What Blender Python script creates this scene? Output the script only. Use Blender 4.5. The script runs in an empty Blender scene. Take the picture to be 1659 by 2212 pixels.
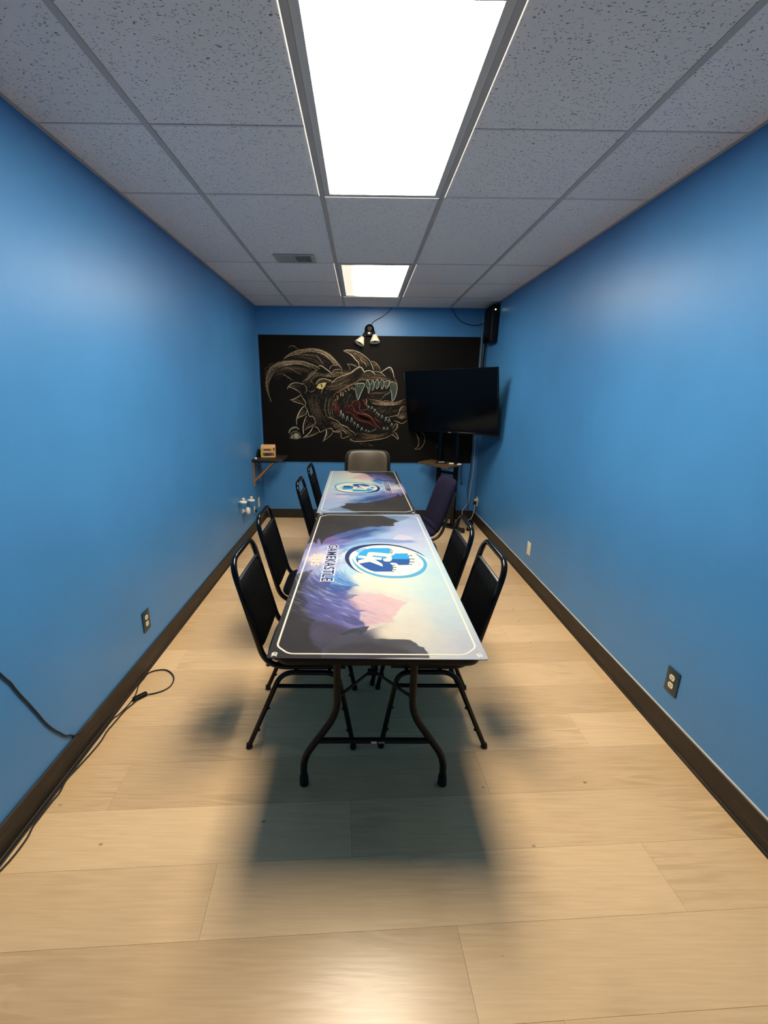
import bpy, bmesh, math, random
import numpy as np
from mathutils import Vector, Matrix
random.seed(7); rng = np.random.default_rng(5)
S = bpy.context.scene
COL = S.collection

# ---------------------------------------------------------------- camera
IW, IH = 1659.0, 2212.0
FPX, CX, CY, CAMH = 963.0, 784.7, 1133.6, 1.5667
RT = np.array([0.99994018, -0.00277078, 0.01058141])
UP = np.array([-0.00937329, 0.2815548, 0.95949937])
FW = np.array([0.0056378, 0.95954115, -0.28151199])
CAMP = np.array([0.0, 0.0, CAMH])
cd = bpy.data.cameras.new('camera'); cam = bpy.data.objects.new('camera', cd); COL.objects.link(cam)
cd.sensor_fit = 'HORIZONTAL'; cd.sensor_width = 36.0; cd.lens = FPX / IW * 36.0
cd.shift_x = (IW / 2 - CX) / IW; cd.shift_y = (CY - IH / 2) / IW
cd.clip_start = 0.02; cd.clip_end = 60
M4 = Matrix.Identity(4)
for i in range(3):
    M4[i][0] = RT[i]; M4[i][1] = UP[i]; M4[i][2] = -FW[i]; M4[i][3] = CAMP[i]
cam.matrix_world = M4
S.camera = cam

# ---------------------------------------------------------------- world, exposure
w = bpy.data.worlds.new('world'); S.world = w; w.use_nodes = True
w.node_tree.nodes['Background'].inputs[0].default_value = (0.02, 0.02, 0.022, 1)
w.node_tree.nodes['Background'].inputs[1].default_value = 0.0
S.view_settings.view_transform = 'Standard'
try: S.view_settings.look = 'None'
except Exception: pass
S.view_settings.exposure = 0.0; S.view_settings.gamma = 1.0; S.view_settings.use_curve_mapping = False
LIGHT_COLOR = (1.0, 0.88, 0.70)
NEAR_STRENGTH, FAR_STRENGTH = 43.0, 33.0

# ---------------------------------------------------------------- measuring helpers (photo pixel -> point on a known plane of the room)
XL, XR, ZC, YB, YF = -1.2454, 1.4702, 2.5302, 5.65, -1.05
def at(u, v, ax, val):
    d = FW + RT * (u - CX) / FPX - UP * (v - CY) / FPX
    t = (val - CAMP[ax]) / d[ax]
    return CAMP + t * d
def proj(P):
    d = np.asarray(P, float) - CAMP; z = d @ FW
    return CX + FPX * (d @ RT) / z, CY - FPX * (d @ UP) / z

# ---------------------------------------------------------------- materials
def lin(c):
    return tuple(((x / 255) / 12.92 if x / 255 <= 0.04045 else ((x / 255 + 0.055) / 1.055) ** 2.4) for x in c)
MATS = {}
def nd(t, typ, **k):
    n = t.nodes.new(typ)
    for a, b in k.items(): setattr(n, a, b)
    return n
def base_mat(name):
    m = bpy.data.materials.new(name); m.use_nodes = True; t = m.node_tree
    b = t.nodes['Principled BSDF']; MATS[name] = m
    return m, t, b
def pm(name, c, rough=0.5, metal=0.0, var=0.12, scale=8.0, bump=0.0, bscale=120.0, spec=0.5, stretch=(1, 1, 1)):
    """plain paint / plastic / metal with a little procedural unevenness"""
    m, t, b = base_mat(name); c = lin(c)
    tc = nd(t, 'ShaderNodeTexCoord'); mp = nd(t, 'ShaderNodeMapping'); mp.inputs['Scale'].default_value = stretch
    t.links.new(tc.outputs['Object'], mp.inputs[0])
    n = nd(t, 'ShaderNodeTexNoise'); n.inputs['Scale'].default_value = scale; n.inputs['Detail'].default_value = 4
    t.links.new(mp.outputs[0], n.inputs['Vector'])
    r = nd(t, 'ShaderNodeValToRGB')
    r.color_ramp.elements[0].position = .3; r.color_ramp.elements[1].position = .7
    r.color_ramp.elements[0].color = tuple(x * (1 - var) for x in c) + (1,)
    r.color_ramp.elements[1].color = tuple(min(1, x * (1 + var)) for x in c) + (1,)
    t.links.new(n.outputs[0], r.inputs[0]); t.links.new(r.outputs[0], b.inputs['Base Color'])
    b.inputs['Roughness'].default_value = rough; b.inputs['Metallic'].default_value = metal
    b.inputs['Specular IOR Level'].default_value = spec
    if bump > 0:
        n2 = nd(t, 'ShaderNodeTexNoise'); n2.inputs['Scale'].default_value = bscale; n2.inputs['Detail'].default_value = 3
        t.links.new(mp.outputs[0], n2.inputs['Vector'])
        bp = nd(t, 'ShaderNodeBump'); bp.inputs['Strength'].default_value = bump; bp.inputs['Distance'].default_value = .002
        t.links.new(n2.outputs[0], bp.inputs['Height']); t.links.new(bp.outputs[0], b.inputs['Normal'])
    return m
pm('blue_paint', (65, 130, 188), .38, var=.05, scale=2.5, bump=.25, bscale=160)
pm('crossbar_paint', (206, 200, 196), .6, var=.06)
pm('tbar', (180, 173, 165), .45, var=.05, scale=6)
pm('fixture_white', (205, 200, 192), .4, var=.04)
pm('black_powder', (5, 5, 6), .2, var=.1, bump=.06, bscale=300, spec=.3)
pm('black_vinyl', (3, 3, 4), .5, var=.15, bump=.3, bscale=220, spec=.12)
pm('black_plastic', (5, 5, 6), .45, var=.1, spec=.25)
pm('rubber', (7, 7, 7), .7, var=.1)
pm('table_laminate', (11, 9, 8), .55, var=.2, spec=.2)
pm('table_leg_steel', (20, 17, 14), .45, metal=.2, var=.15, spec=.3)
pm('navy_fabric', (27, 25, 48), .95, var=.2, scale=60, bump=.6, bscale=500, spec=.15)
pm('bronze_frame', (30, 25, 19), .4, metal=.3, var=.15)
pm('brown_vinyl', (74, 64, 49), .38, var=.12, bump=.3, bscale=200)
pm('board_black', (14, 12, 9), .62, var=.35, scale=1.6, bump=.1, bscale=260, spec=.12)
pm('shade_white', (238, 226, 200), .5, var=.03)
pm('ivory', (226, 214, 188), .4, var=.03)
pm('white_plastic', (228, 224, 214), .4, var=.03)
pm('plate_dark', (34, 54, 62), .38, var=.08)
pm('shelf_dark', (40, 35, 30), .45, var=.25, scale=20, stretch=(6, 1, 1))
pm('bracket_wood', (156, 112, 76), .55, var=.25, scale=25, stretch=(1, 1, 6))
pm('plywood', (214, 168, 112), .55, var=.15, scale=30, stretch=(1, 1, 8))
pm('stand_shelf', (84, 66, 46), .5, var=.2, scale=20)
pm('cable_white', (196, 196, 186), .5, var=.05)
pm('cable_black', (8, 8, 9), .5, var=.05)
pm('loom_grey', (120, 124, 126), .5, var=.1)
pm('caulk', (205, 200, 186), .6, var=.1)
pm('vent_paint', (172, 174, 168), .45, var=.06)
pm('duct_dark', (26, 28, 26), .8, var=.1)
pm('slot_dark', (60, 44, 24), .7, var=.1)
pm('wall_patch', (96, 128, 150), .6, var=.2)
for nm, c in (('marker_red', (190, 40, 50)), ('marker_purple', (80, 40, 120)), ('marker_blue', (40, 50, 110)), ('marker_yellow', (214, 190, 40)), ('marker_pink', (226, 120, 130)), ('marker_green', (60, 120, 60)), ('print_yellow', (226, 196, 60))):
    pm(nm, c, .45, var=.05)
# printed colours on the play mats
for nm, c in (('ink_cream', (243, 240, 222)), ('ink_navy', (26, 48, 110)), ('ink_blue', (30, 82, 158)), ('ink_sky', (40, 160, 226)), ('ink_cyan', (78, 166, 212)), ('ink_pale', (226, 240, 228)), ('ink_dark', (22, 26, 46)), ('ink_gold', (238, 222, 196)), ('ink_white', (240, 244, 248))):
    pm(nm, tuple(255 * ((x / 255) ** 2.2 * .60) ** (1 / 2.2) for x in c), .7, var=.03, spec=.15)

def screen_mat():
    m, t, b = base_mat('screen_glass')
    n = nd(t, 'ShaderNodeTexNoise'); n.inputs['Scale'].default_value = 3
    r = nd(t, 'ShaderNodeMapRange'); r.inputs['To Min'].default_value = .10; r.inputs['To Max'].default_value = .15
    t.links.new(n.outputs[0], r.inputs[0]); t.links.new(r.outputs[0], b.inputs['Roughness'])
    b.inputs['Base Color'].default_value = (.0012, .0012, .0016, 1); b.inputs['Specular IOR Level'].default_value = .2
screen_mat()

def led_mat():
    m, t, b = base_mat('led_green')
    b.inputs['Base Color'].default_value = (.3, .8, .5, 1); b.inputs['Emission Color'].default_value = (.75, 1, .6, 1); b.inputs['Emission Strength'].default_value = 14
led_mat()

def tile_mat():
    m, t, b = base_mat('ceiling_tile')
    tc = nd(t, 'ShaderNodeTexCoord'); mp = nd(t, 'ShaderNodeMapping'); mp.inputs['Scale'].default_value = (1, 1.7, 1)
    t.links.new(tc.outputs['Object'], mp.inputs[0])
    oi = nd(t, 'ShaderNodeObjectInfo')
    v = nd(t, 'ShaderNodeTexVoronoi'); v.inputs['Scale'].default_value = 74; v.inputs['Randomness'].default_value = 1
    nz = nd(t, 'ShaderNodeTexNoise'); nz.inputs['Scale'].default_value = 22; nz.inputs['Detail'].default_value = 2
    add = nd(t, 'ShaderNodeMix', data_type='RGBA', blend_type='LINEAR_LIGHT'); add.inputs['Factor'].default_value = .03
    t.links.new(mp.outputs[0], add.inputs['A']); t.links.new(nz.outputs[1], add.inputs['B'])
    t.links.new(mp.outputs[0], nz.inputs['Vector']); t.links.new(add.outputs['Result'], v.inputs['Vector'])
    # only some of the cells hold a pit
    sel = nd(t, 'ShaderNodeSeparateColor'); t.links.new(v.outputs['Color'], sel.inputs[0])
    pit = nd(t, 'ShaderNodeMapRange'); pit.inputs['From Min'].default_value = .10; pit.inputs['From Max'].default_value = .30; pit.inputs['To Min'].default_value = 1; pit.inputs['To Max'].default_value = 0
    t.links.new(v.outputs['Distance'], pit.inputs[0])
    gt = nd(t, 'ShaderNodeMath', operation='GREATER_THAN'); gt.inputs[1].default_value = .36; t.links.new(sel.outputs[0], gt.inputs[0])
    mul = nd(t, 'ShaderNodeMath', operation='MULTIPLY'); t.links.new(pit.outputs[0], mul.inputs[0]); t.links.new(gt.outputs[0], mul.inputs[1])
    fine = nd(t, 'ShaderNodeTexNoise'); fine.inputs['Scale'].default_value = 260; fine.inputs['Detail'].default_value = 2
    t.links.new(tc.outputs['Object'], fine.inputs['Vector'])
    hgt = nd(t, 'ShaderNodeMath', operation='MULTIPLY_ADD'); hgt.inputs[1].default_value = .35
    neg = nd(t, 'ShaderNodeMath', operation='MULTIPLY'); neg.inputs[1].default_value = -1; t.links.new(mul.outputs[0], neg.inputs[0])
    t.links.new(fine.outputs[0], hgt.inputs[0]); t.links.new(neg.outputs[0], hgt.inputs[2])
    bp = nd(t, 'ShaderNodeBump'); bp.inputs['Strength'].default_value = .8; bp.inputs['Distance'].default_value = .004
    t.links.new(hgt.outputs[0], bp.inputs['Height']); t.links.new(bp.outputs[0], b.inputs['Normal'])
    mx = nd(t, 'ShaderNodeMix', data_type='RGBA'); mx.inputs['A'].default_value = lin((236, 230, 226)) + (1,); mx.inputs['B'].default_value = lin((140, 134, 132)) + (1,)
    t.links.new(mul.outputs[0], mx.inputs['Factor'])
    hs = nd(t, 'ShaderNodeHueSaturation'); mr = nd(t, 'ShaderNodeMapRange'); mr.inputs['To Min'].default_value = .95; mr.inputs['To Max'].default_value = 1.04
    t.links.new(oi.outputs['Random'], mr.inputs[0]); t.links.new(mr.outputs[0], hs.inputs['Value']); t.links.new(mx.outputs['Result'], hs.inputs['Color'])
    t.links.new(hs.outputs[0], b.inputs['Base Color']); b.inputs['Roughness'].default_value = .9; b.inputs['Specular IOR Level'].default_value = .15
tile_mat()

def plank_mat():
    m, t, b = base_mat('vinyl_plank')
    tc = nd(t, 'ShaderNodeTexCoord'); oi = nd(t, 'ShaderNodeObjectInfo')
    off = nd(t, 'ShaderNodeVectorMath', operation='SCALE'); off.inputs[0].default_value = (7, 13, 0); t.links.new(oi.outputs['Random'], off.inputs['Scale'])
    ad = nd(t, 'ShaderNodeVectorMath', operation='ADD'); t.links.new(tc.outputs['Object'], ad.inputs[0]); t.links.new(off.outputs[0], ad.inputs[1])
    mp = nd(t, 'ShaderNodeMapping'); mp.inputs['Rotation'].default_value = (0, 0, -.055); mp.inputs['Scale'].default_value = (1.0, 9, 1)
    t.links.new(ad.outputs[0], mp.inputs[0])
    n1 = nd(t, 'ShaderNodeTexNoise'); n1.inputs['Scale'].default_value = 1.6; n1.inputs['Detail'].default_value = 5; n1.inputs['Distortion'].default_value = .9
    t.links.new(mp.outputs[0], n1.inputs['Vector'])
    wv = nd(t, 'ShaderNodeMath', operation='MULTIPLY'); wv.inputs[1].default_value = 26; t.links.new(n1.outputs[0], wv.inputs[0])
    sn = nd(t, 'ShaderNodeMath', operation='SINE'); t.links.new(wv.outputs[0], sn.inputs[0])
    mp2 = nd(t, 'ShaderNodeMapping'); mp2.inputs['Rotation'].default_value = (0, 0, -.055); mp2.inputs['Scale'].default_value = (6, 110, 1); t.links.new(ad.outputs[0], mp2.inputs[0])
    n2 = nd(t, 'ShaderNodeTexNoise'); n2.inputs['Scale'].default_value = 1; n2.inputs['Detail'].default_value = 4; t.links.new(mp2.outputs[0], n2.inputs['Vector'])
    n3 = nd(t, 'ShaderNodeTexNoise'); n3.inputs['Scale'].default_value = 2.2; n3.inputs['Detail'].default_value = 2; t.links.new(ad.outputs[0], n3.inputs['Vector'])
    # value = .5 + grain
    a1 = nd(t, 'ShaderNodeMath', operation='MULTIPLY_ADD'); a1.inputs[1].default_value = .12; a1.inputs[2].default_value = .06; t.links.new(sn.outputs[0], a1.inputs[0])
    msk = nd(t, 'ShaderNodeMapRange'); msk.inputs['From Min'].default_value = .48; msk.inputs['From Max'].default_value = .66; t.links.new(n3.outputs[0], msk.inputs[0])
    a1m = nd(t, 'ShaderNodeMath', operation='MULTIPLY'); t.links.new(a1.outputs[0], a1m.inputs[0]); t.links.new(msk.outputs[0], a1m.inputs[1])
    a2 = nd(t, 'ShaderNodeMath', operation='MULTIPLY_ADD'); a2.inputs[1].default_value = .42; t.links.new(n2.outputs[0], a2.inputs[0]); t.links.new(a1m.outputs[0], a2.inputs[2])
    a3 = nd(t, 'ShaderNodeMath', operation='MULTIPLY_ADD'); a3.inputs[1].default_value = .30; t.links.new(oi.outputs['Random'], a3.inputs[0]); t.links.new(a2.outputs[0], a3.inputs[2])
    r = nd(t, 'ShaderNodeValToRGB'); r.color_ramp.elements[0].position = .12; r.color_ramp.elements[1].position = .62
    r.color_ramp.elements[0].color = lin((232, 199, 153)) + (1,); r.color_ramp.elements[1].color = lin((196, 163, 120)) + (1,)
    t.links.new(a3.outputs[0], r.inputs[0])
    # small dark scuffs and knots
    mp3 = nd(t, 'ShaderNodeMapping'); mp3.inputs['Scale'].default_value = (3, 5, 1); t.links.new(ad.outputs[0], mp3.inputs[0])
    v = nd(t, 'ShaderNodeTexVoronoi'); v.inputs['Scale'].default_value = 1.3; t.links.new(mp3.outputs[0], v.inputs['Vector'])
    sp = nd(t, 'ShaderNodeMapRange'); sp.inputs['From Min'].default_value = .018; sp.inputs['From Max'].default_value = .045; sp.inputs['To Min'].default_value = .75; sp.inputs['To Max'].default_value = 0; t.links.new(v.outputs['Distance'], sp.inputs[0])
    mx = nd(t, 'ShaderNodeMix', data_type='RGBA'); mx.inputs['B'].default_value = lin((96, 70, 44)) + (1,)
    t.links.new(sp.outputs[0], mx.inputs['Factor']); t.links.new(r.outputs[0], mx.inputs['A']); t.links.new(mx.outputs['Result'], b.inputs['Base Color'])
    b.inputs['Roughness'].default_value = .30; b.inputs['Specular IOR Level'].default_value = .5
    bp = nd(t, 'ShaderNodeBump'); bp.inputs['Strength'].default_value = .25; bp.inputs['Distance'].default_value = .0015
    t.links.new(n2.outputs[0], bp.inputs['Height']); t.links.new(bp.outputs[0], b.inputs['Normal'])
plank_mat()
pm('underlay', (110, 88, 62), .9)

def baseboard_mat():
    m, t, b = base_mat('baseboard_wood')
    tc = nd(t, 'ShaderNodeTexCoord'); mp = nd(t, 'ShaderNodeMapping'); mp.inputs['Scale'].default_value = (3, 3, 40); t.links.new(tc.outputs['Object'], mp.inputs[0])
    n = nd(t, 'ShaderNodeTexNoise'); n.inputs['Scale'].default_value = 1.4; n.inputs['Detail'].default_value = 5; n.inputs['Distortion'].default_value = 1.2; t.links.new(mp.outputs[0], n.inputs['Vector'])
    r = nd(t, 'ShaderNodeValToRGB'); e = r.color_ramp.elements; e[0].position = .35; e[1].position = .82
    e[0].color = lin((27, 21, 16)) + (1,); e[1].color = lin((74, 62, 50)) + (1,); x = e.new(.6); x.color = lin((38, 30, 23)) + (1,)
    t.links.new(n.outputs[0], r.inputs[0]); t.links.new(r.outputs[0], b.inputs['Base Color']); b.inputs['Roughness'].default_value = .55
baseboard_mat()

def light_mat(name, strength, gx0=None, gx1=None):
    m, t, b = base_mat(name)
    b.inputs['Base Color'].default_value = (.8, .78, .7, 1); b.inputs['Roughness'].default_value = .4
    b.inputs['Emission Color'].default_value = LIGHT_COLOR + (1,)
    if gx0 is None:
        b.inputs['Emission Strength'].default_value = strength
    else:   # the tubes sit off-centre behind this lens, so one side of it glows less
        tc = nd(t, 'ShaderNodeTexCoord'); sx = nd(t, 'ShaderNodeSeparateXYZ'); t.links.new(tc.outputs['Object'], sx.inputs[0])
        mr = nd(t, 'ShaderNodeMapRange', interpolation_type='SMOOTHSTEP'); mr.inputs['From Min'].default_value = gx0; mr.inputs['From Max'].default_value = gx1
        mr.inputs['To Min'].default_value = .9; mr.inputs['To Max'].default_value = strength
        t.links.new(sx.outputs[0], mr.inputs[0]); t.links.new(mr.outputs[0], b.inputs['Emission Strength'])
light_mat('light_leak_glow', 1.1); light_mat('lens_near', NEAR_STRENGTH); light_mat('lens_far', FAR_STRENGTH, -.2, .1)

def chalk_mat(name, c, cover):
    m, t, b = base_mat(name)
    tc = nd(t, 'ShaderNodeTexCoord'); n = nd(t, 'ShaderNodeTexNoise'); n.inputs['Scale'].default_value = 95; n.inputs['Detail'].default_value = 3
    t.links.new(tc.outputs['Object'], n.inputs['Vector'])
    mr = nd(t, 'ShaderNodeMapRange'); mr.inputs['From Min'].default_value = .32; mr.inputs['From Max'].default_value = .62; mr.inputs['To Min'].default_value = max(0, cover - .3); mr.inputs['To Max'].default_value = min(1, cover + .3)
    t.links.new(n.outputs[0], mr.inputs[0]); t.links.new(mr.outputs[0], b.inputs['Alpha'])
    b.inputs['Base Color'].default_value = lin(c) + (1,); b.inputs['Roughness'].default_value = .95; b.inputs['Specular IOR Level'].default_value = .05
CH = {}
for k, c, cov in (('white', (236, 228, 206), .85), ('cream', (204, 186, 152), .62), ('brown', (168, 146, 118), .3), ('dim', (140, 120, 98), .2), ('rust', (150, 112, 88), .28),
                  ('fang', (116, 134, 122), .1), ('fangline', (206, 214, 194), .6), ('red', (158, 78, 72), .30), ('redfill', (92, 40, 40), .12), ('yellow', (226, 208, 140), .7), ('green', (150, 156, 138), .42), ('black', (6, 6, 5), .7)):
    chalk_mat('chalk_' + k, c, cov)

def art_mat():
    m, t, b = base_mat('mat_print')
    a = nd(t, 'ShaderNodeVertexColor', layer_name='art')
    n = nd(t, 'ShaderNodeTexNoise'); n.inputs['Scale'].default_value = 900; tc = nd(t, 'ShaderNodeTexCoord'); t.links.new(tc.outputs['Object'], n.inputs['Vector'])
    bp = nd(t, 'ShaderNodeBump'); bp.inputs['Strength'].default_value = .15; bp.inputs['Distance'].default_value = .001
    t.links.new(n.outputs[0], bp.inputs['Height']); t.links.new(bp.outputs[0], b.inputs['Normal'])
    t.links.new(a.outputs[0], b.inputs['Base Color']); b.inputs['Roughness'].default_value = .75; b.inputs['Specular IOR Level'].default_value = .2
art_mat()

# ---------------------------------------------------------------- mesh helpers
def smooth_path(pts, n=6, closed=False):
    P = [np.array(p, float) for p in pts]
    if len(P) < 3: return P
    out = []
    m = len(P)
    rngi = range(m if closed else m - 1)
    for i in rngi:
        p0 = P[(i - 1) % m] if (closed or i > 0) else 2 * P[0] - P[1]
        p1 = P[i]; p2 = P[(i + 1) % m]
        p3 = P[(i + 2) % m] if (closed or i + 2 < m) else 2 * P[-1] - P[-2]
        for k in range(n):
            t = k / n
            out.append(.5 * ((2 * p1) + (-p0 + p2) * t + (2 * p0 - 5 * p1 + 4 * p2 - p3) * t * t + (-p0 + 3 * p1 - 3 * p2 + p3) * t ** 3))
    if not closed: out.append(P[-1])
    return out
def fillet(pts, r, n=5):
    """polyline with rounded corners"""
    P = [np.array(p, float) for p in pts]; out = [P[0]]
    rs = r if isinstance(r, (list, tuple)) else [r] * len(P)
    for i in range(1, len(P) - 1):
        a, b, c = P[i - 1], P[i], P[i + 1]
        d1 = (a - b); l1 = np.linalg.norm(d1); d1 /= l1; d2 = (c - b); l2 = np.linalg.norm(d2); d2 /= l2
        q = min(rs[i], l1 * .49, l2 * .49); s, e = b + d1 * q, b + d2 * q
        for k in range(n + 1):
            t = k / n; out.append((1 - t) ** 2 * s + 2 * t * (1 - t) * b + t * t * e)
    out.append(P[-1]); return out

class MB:
    def __init__(s): s.v = []; s.f = []
    def add(s, vs, fs):
        o = len(s.v); s.v += [tuple(map(float, p)) for p in vs]; s.f += [tuple(i + o for i in f) for f in fs]; return s
    def box(s, x0, x1, y0, y1, z0, z1):
        return s.add([(x0, y0, z0), (x1, y0, z0), (x1, y1, z0), (x0, y1, z0), (x0, y0, z1), (x1, y0, z1), (x1, y1, z1), (x0, y1, z1)],
                     [(3, 2, 1, 0), (4, 5, 6, 7), (0, 1, 5, 4), (1, 2, 6, 5), (2, 3, 7, 6), (3, 0, 4, 7)])
    def rbox(s, x0, x1, y0, y1, z0, z1, r=.004, seg=2, M=None):
        bm = bmesh.new(); bmesh.ops.create_cube(bm, size=1)
        for v in bm.verts: v.co = Vector(((x0 + x1) / 2 + v.co.x * (x1 - x0), (y0 + y1) / 2 + v.co.y * (y1 - y0), (z0 + z1) / 2 + v.co.z * (z1 - z0)))
        bmesh.ops.bevel(bm, geom=bm.edges[:], offset=min(r, .49 * min(x1 - x0, y1 - y0, z1 - z0)), segments=seg, profile=.5, affect='EDGES')
        if M is not None: bmesh.ops.transform(bm, matrix=M, verts=bm.verts[:])
        bm.verts.index_update(); s.add([v.co for v in bm.verts], [[v.index for v in f.verts] for f in bm.faces]); bm.free(); return s
    def tube(s, pts, r, seg=10, cap=True):
        P = [np.array(p, float) for p in pts]; n = len(P)
        R = r if hasattr(r, '__len__') else [r] * n
        T = []
        for i in range(n):
            d = P[min(i + 1, n - 1)] - P[max(i - 1, 0)]; T.append(d / (np.linalg.norm(d) + 1e-12))
        up = np.array([0, 0, 1.0]) if abs(T[0][2]) < .9 else np.array([1.0, 0, 0])
        a = np.cross(T[0], up); a /= np.linalg.norm(a); vs = []; fs = []
        for i in range(n):
            a = a - T[i] * (a @ T[i]); a /= np.linalg.norm(a); b = np.cross(T[i], a)
            for k in range(seg):
                q = 2 * math.pi * k / seg; vs.append(P[i] + R[i] * (math.cos(q) * a + math.sin(q) * b))
        for i in range(n - 1):
            for k in range(seg):
                k2 = (k + 1) % seg; fs.append((i * seg + k, i * seg + k2, (i + 1) * seg + k2, (i + 1) * seg + k))
        if cap: fs.append(tuple(range(seg - 1, -1, -1))); fs.append(tuple((n - 1) * seg + k for k in range(seg)))
        return s.add(vs, fs)
    def lathe(s, prof, c=(0, 0, 0), axis=(0, 0, 1), seg=20):
        ax = np.array(axis, float); ax /= np.linalg.norm(ax)
        h = np.array([1.0, 0, 0]) if abs(ax[0]) < .9 else np.array([0, 1.0, 0])
        a = np.cross(ax, h); a /= np.linalg.norm(a); b = np.cross(ax, a); c = np.array(c, float); vs = []; fs = []
        for (r, z) in prof:
            for k in range(seg):
                q = 2 * math.pi * k / seg; vs.append(c + ax * z + max(r, 1e-5) * (math.cos(q) * a + math.sin(q) * b))
        for i in range(len(prof) - 1):
            for k in range(seg):
                k2 = (k + 1) % seg; fs.append((i * seg + k, i * seg + k2, (i + 1) * seg + k2, (i + 1) * seg + k))
        fs.append(tuple(range(seg - 1, -1, -1))); fs.append(tuple((len(prof) - 1) * seg + k for k in range(seg)))
        return s.add(vs, fs)
    def prism(s, poly, z0, z1, fn=None):
        """poly: 2-D outline; fn maps (a, b, c) to 3-D"""
        fn = fn or (lambda a, b, c: (a, b, c)); n = len(poly)
        vs = [fn(p[0], p[1], z0) for p in poly] + [fn(p[0], p[1], z1) for p in poly]
        fs = [tuple(range(n - 1, -1, -1)), tuple(range(n, 2 * n))] + [(i, (i + 1) % n, n + (i + 1) % n, n + i) for i in range(n)]
        return s.add(vs, fs)
    def cushion(s, w, h, t, fn, nu=16, nv=16, p=5.0, flat=.55):
        """padded slab: superellipse outline w x h, domed to thickness t on both sides"""
        vs = []; fs = []
        for side in (1, -1):
            o = len(vs)
            for j in range(nv + 1):
                for i in range(nu + 1):
                    u = math.sin((i / nu - .5) * math.pi); v = math.sin((j / nv - .5) * math.pi)
                    # map square to rounded square
                    k = (abs(u) ** p + abs(v) ** p) ** (1 / p); m = max(abs(u), abs(v))
                    sc = m / k if k > 1e-9 else 1
                    uu, vv = u * sc, v * sc
                    d = min(1, m)
                    z = side * t / 2 * (1 - d ** 6) ** flat
                    vs.append(fn(uu * w / 2, vv * h / 2, z))
            for j in range(nv):
                for i in range(nu):
                    a = o + j * (nu + 1) + i; q = (a, a + 1, a + nu + 2, a + nu + 1)
                    fs.append(q if side > 0 else q[::-1])
        return s.add(vs, fs)
    def mesh(s, name, smooth=False):
        me = bpy.data.meshes.new(name); me.from_pydata(s.v, [], s.f); me.validate()
        bm = bmesh.new(); bm.from_mesh(me)
        bmesh.ops.remove_doubles(bm, verts=bm.verts[:], dist=1e-6); bmesh.ops.recalc_face_normals(bm, faces=bm.faces[:])
        bm.to_mesh(me); bm.free()
        if smooth:
            me.shade_smooth()
            try: me.set_sharp_from_angle(angle=math.radians(40))
            except Exception: pass
        return me
    def obj(s, name, mat, parent=None, smooth=True):
        me = s.mesh(name, smooth); me.materials.append(MATS[mat])
        o = bpy.data.objects.new(name, me); COL.objects.link(o)
        if parent is not None: o.parent = parent
        return o
def tag(o, label=None, cat=None, group=None, kind=None):
    if label: o['label'] = label
    if cat: o['category'] = cat
    if group: o['group'] = group
    if kind: o['kind'] = kind
    return o
def empty(name, loc=(0, 0, 0), rz=0.0):
    o = bpy.data.objects.new(name, None); o.empty_display_size = .1; COL.objects.link(o); o.location = loc; o.rotation_euler = (0, 0, rz); return o
def inst(name, me, parent=None, loc=(0, 0, 0)):
    o = bpy.data.objects.new(name, me); COL.objects.link(o); o.location = loc
    if parent is not None: o.parent = parent
    return o
def copy_tree(o, parent=None):
    c = o.copy(); COL.objects.link(c); c.parent = parent
    for ch in list(o.children): copy_tree(ch, c)
    return c
def box_obj(name, mat, parent, *b, **k): return MB().rbox(*b, **k).obj(name, mat, parent)

# ================================================================ THE ROOM
T = .12
st = lambda o: tag(o, kind='structure')
wl = st(MB().box(XL - T, XL, YF, YB + T, -.05, ZC + .3).obj('wall_left', 'blue_paint', smooth=False)); wl['label'] = 'long plain blue painted wall on the left side'
wr = st(MB().box(XR, XR + T, YF, YB + T, -.05, ZC + .3).obj('wall_right', 'blue_paint', smooth=False)); wr['label'] = 'long plain blue painted wall on the right side'
wb = st(MB().box(XL, XR, YB, YB + T, -.05, ZC + .3).obj('wall_back', 'blue_paint', smooth=False)); wb['label'] = 'blue end wall behind the black chalkboard'
wf = st(MB().box(XL, XR, YF - T, YF, -.05, ZC + .3).obj('wall_front', 'blue_paint', smooth=False)); wf['label'] = 'blue wall behind the camera'

# floor: wide vinyl planks laid across the room, slightly askew
floor = st(MB().box(XL, XR, YF, YB, -.05, -.006).obj('floor', 'underlay', smooth=False)); floor['label'] = 'pale beige wood look vinyl plank floor'
TH = .055; cT, sT = math.cos(TH), math.sin(TH)
def clip(poly, f):
    out = []
    for i in range(len(poly)):
        a, b = poly[i], poly[(i + 1) % len(poly)]; fa, fb = f(a), f(b)
        if fa >= 0: out.append(a)
        if (fa >= 0) != (fb >= 0):
            t = fa / (fa - fb); out.append((a[0] + (b[0] - a[0]) * t, a[1] + (b[1] - a[1]) * t))
    return out
PW, PL = .2286, 1.524
known = {0: -.42, 1: .045, 2: .62, -1: .36, 3: -.35, 4: .25}
g = .0004
for k in range(-10, 24):
    c0 = (.95 + PW * k)
    off = known.get(k, (k * .57 + .2) % PL)
    for j in range(-3, 4):
        a0 = off + j * PL
        rect = [(a0 + g, c0 + g), (a0 + PL - g, c0 + g), (a0 + PL - g, c0 + PW - g), (a0 + g, c0 + PW - g)]
        poly = [(a * cT - b * sT, a * sT + b * cT) for a, b in rect]
        for f in (lambda p: p[0] - XL, lambda p: XR - p[0], lambda p: p[1] - YF, lambda p: YB - p[1]):
            poly = clip(poly, f)
            if len(poly) < 3: break
        if len(poly) < 3: continue
        MB().prism(poly, -.006, 0).obj('floor_plank', 'vinyl_plank', floor, smooth=False)

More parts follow.
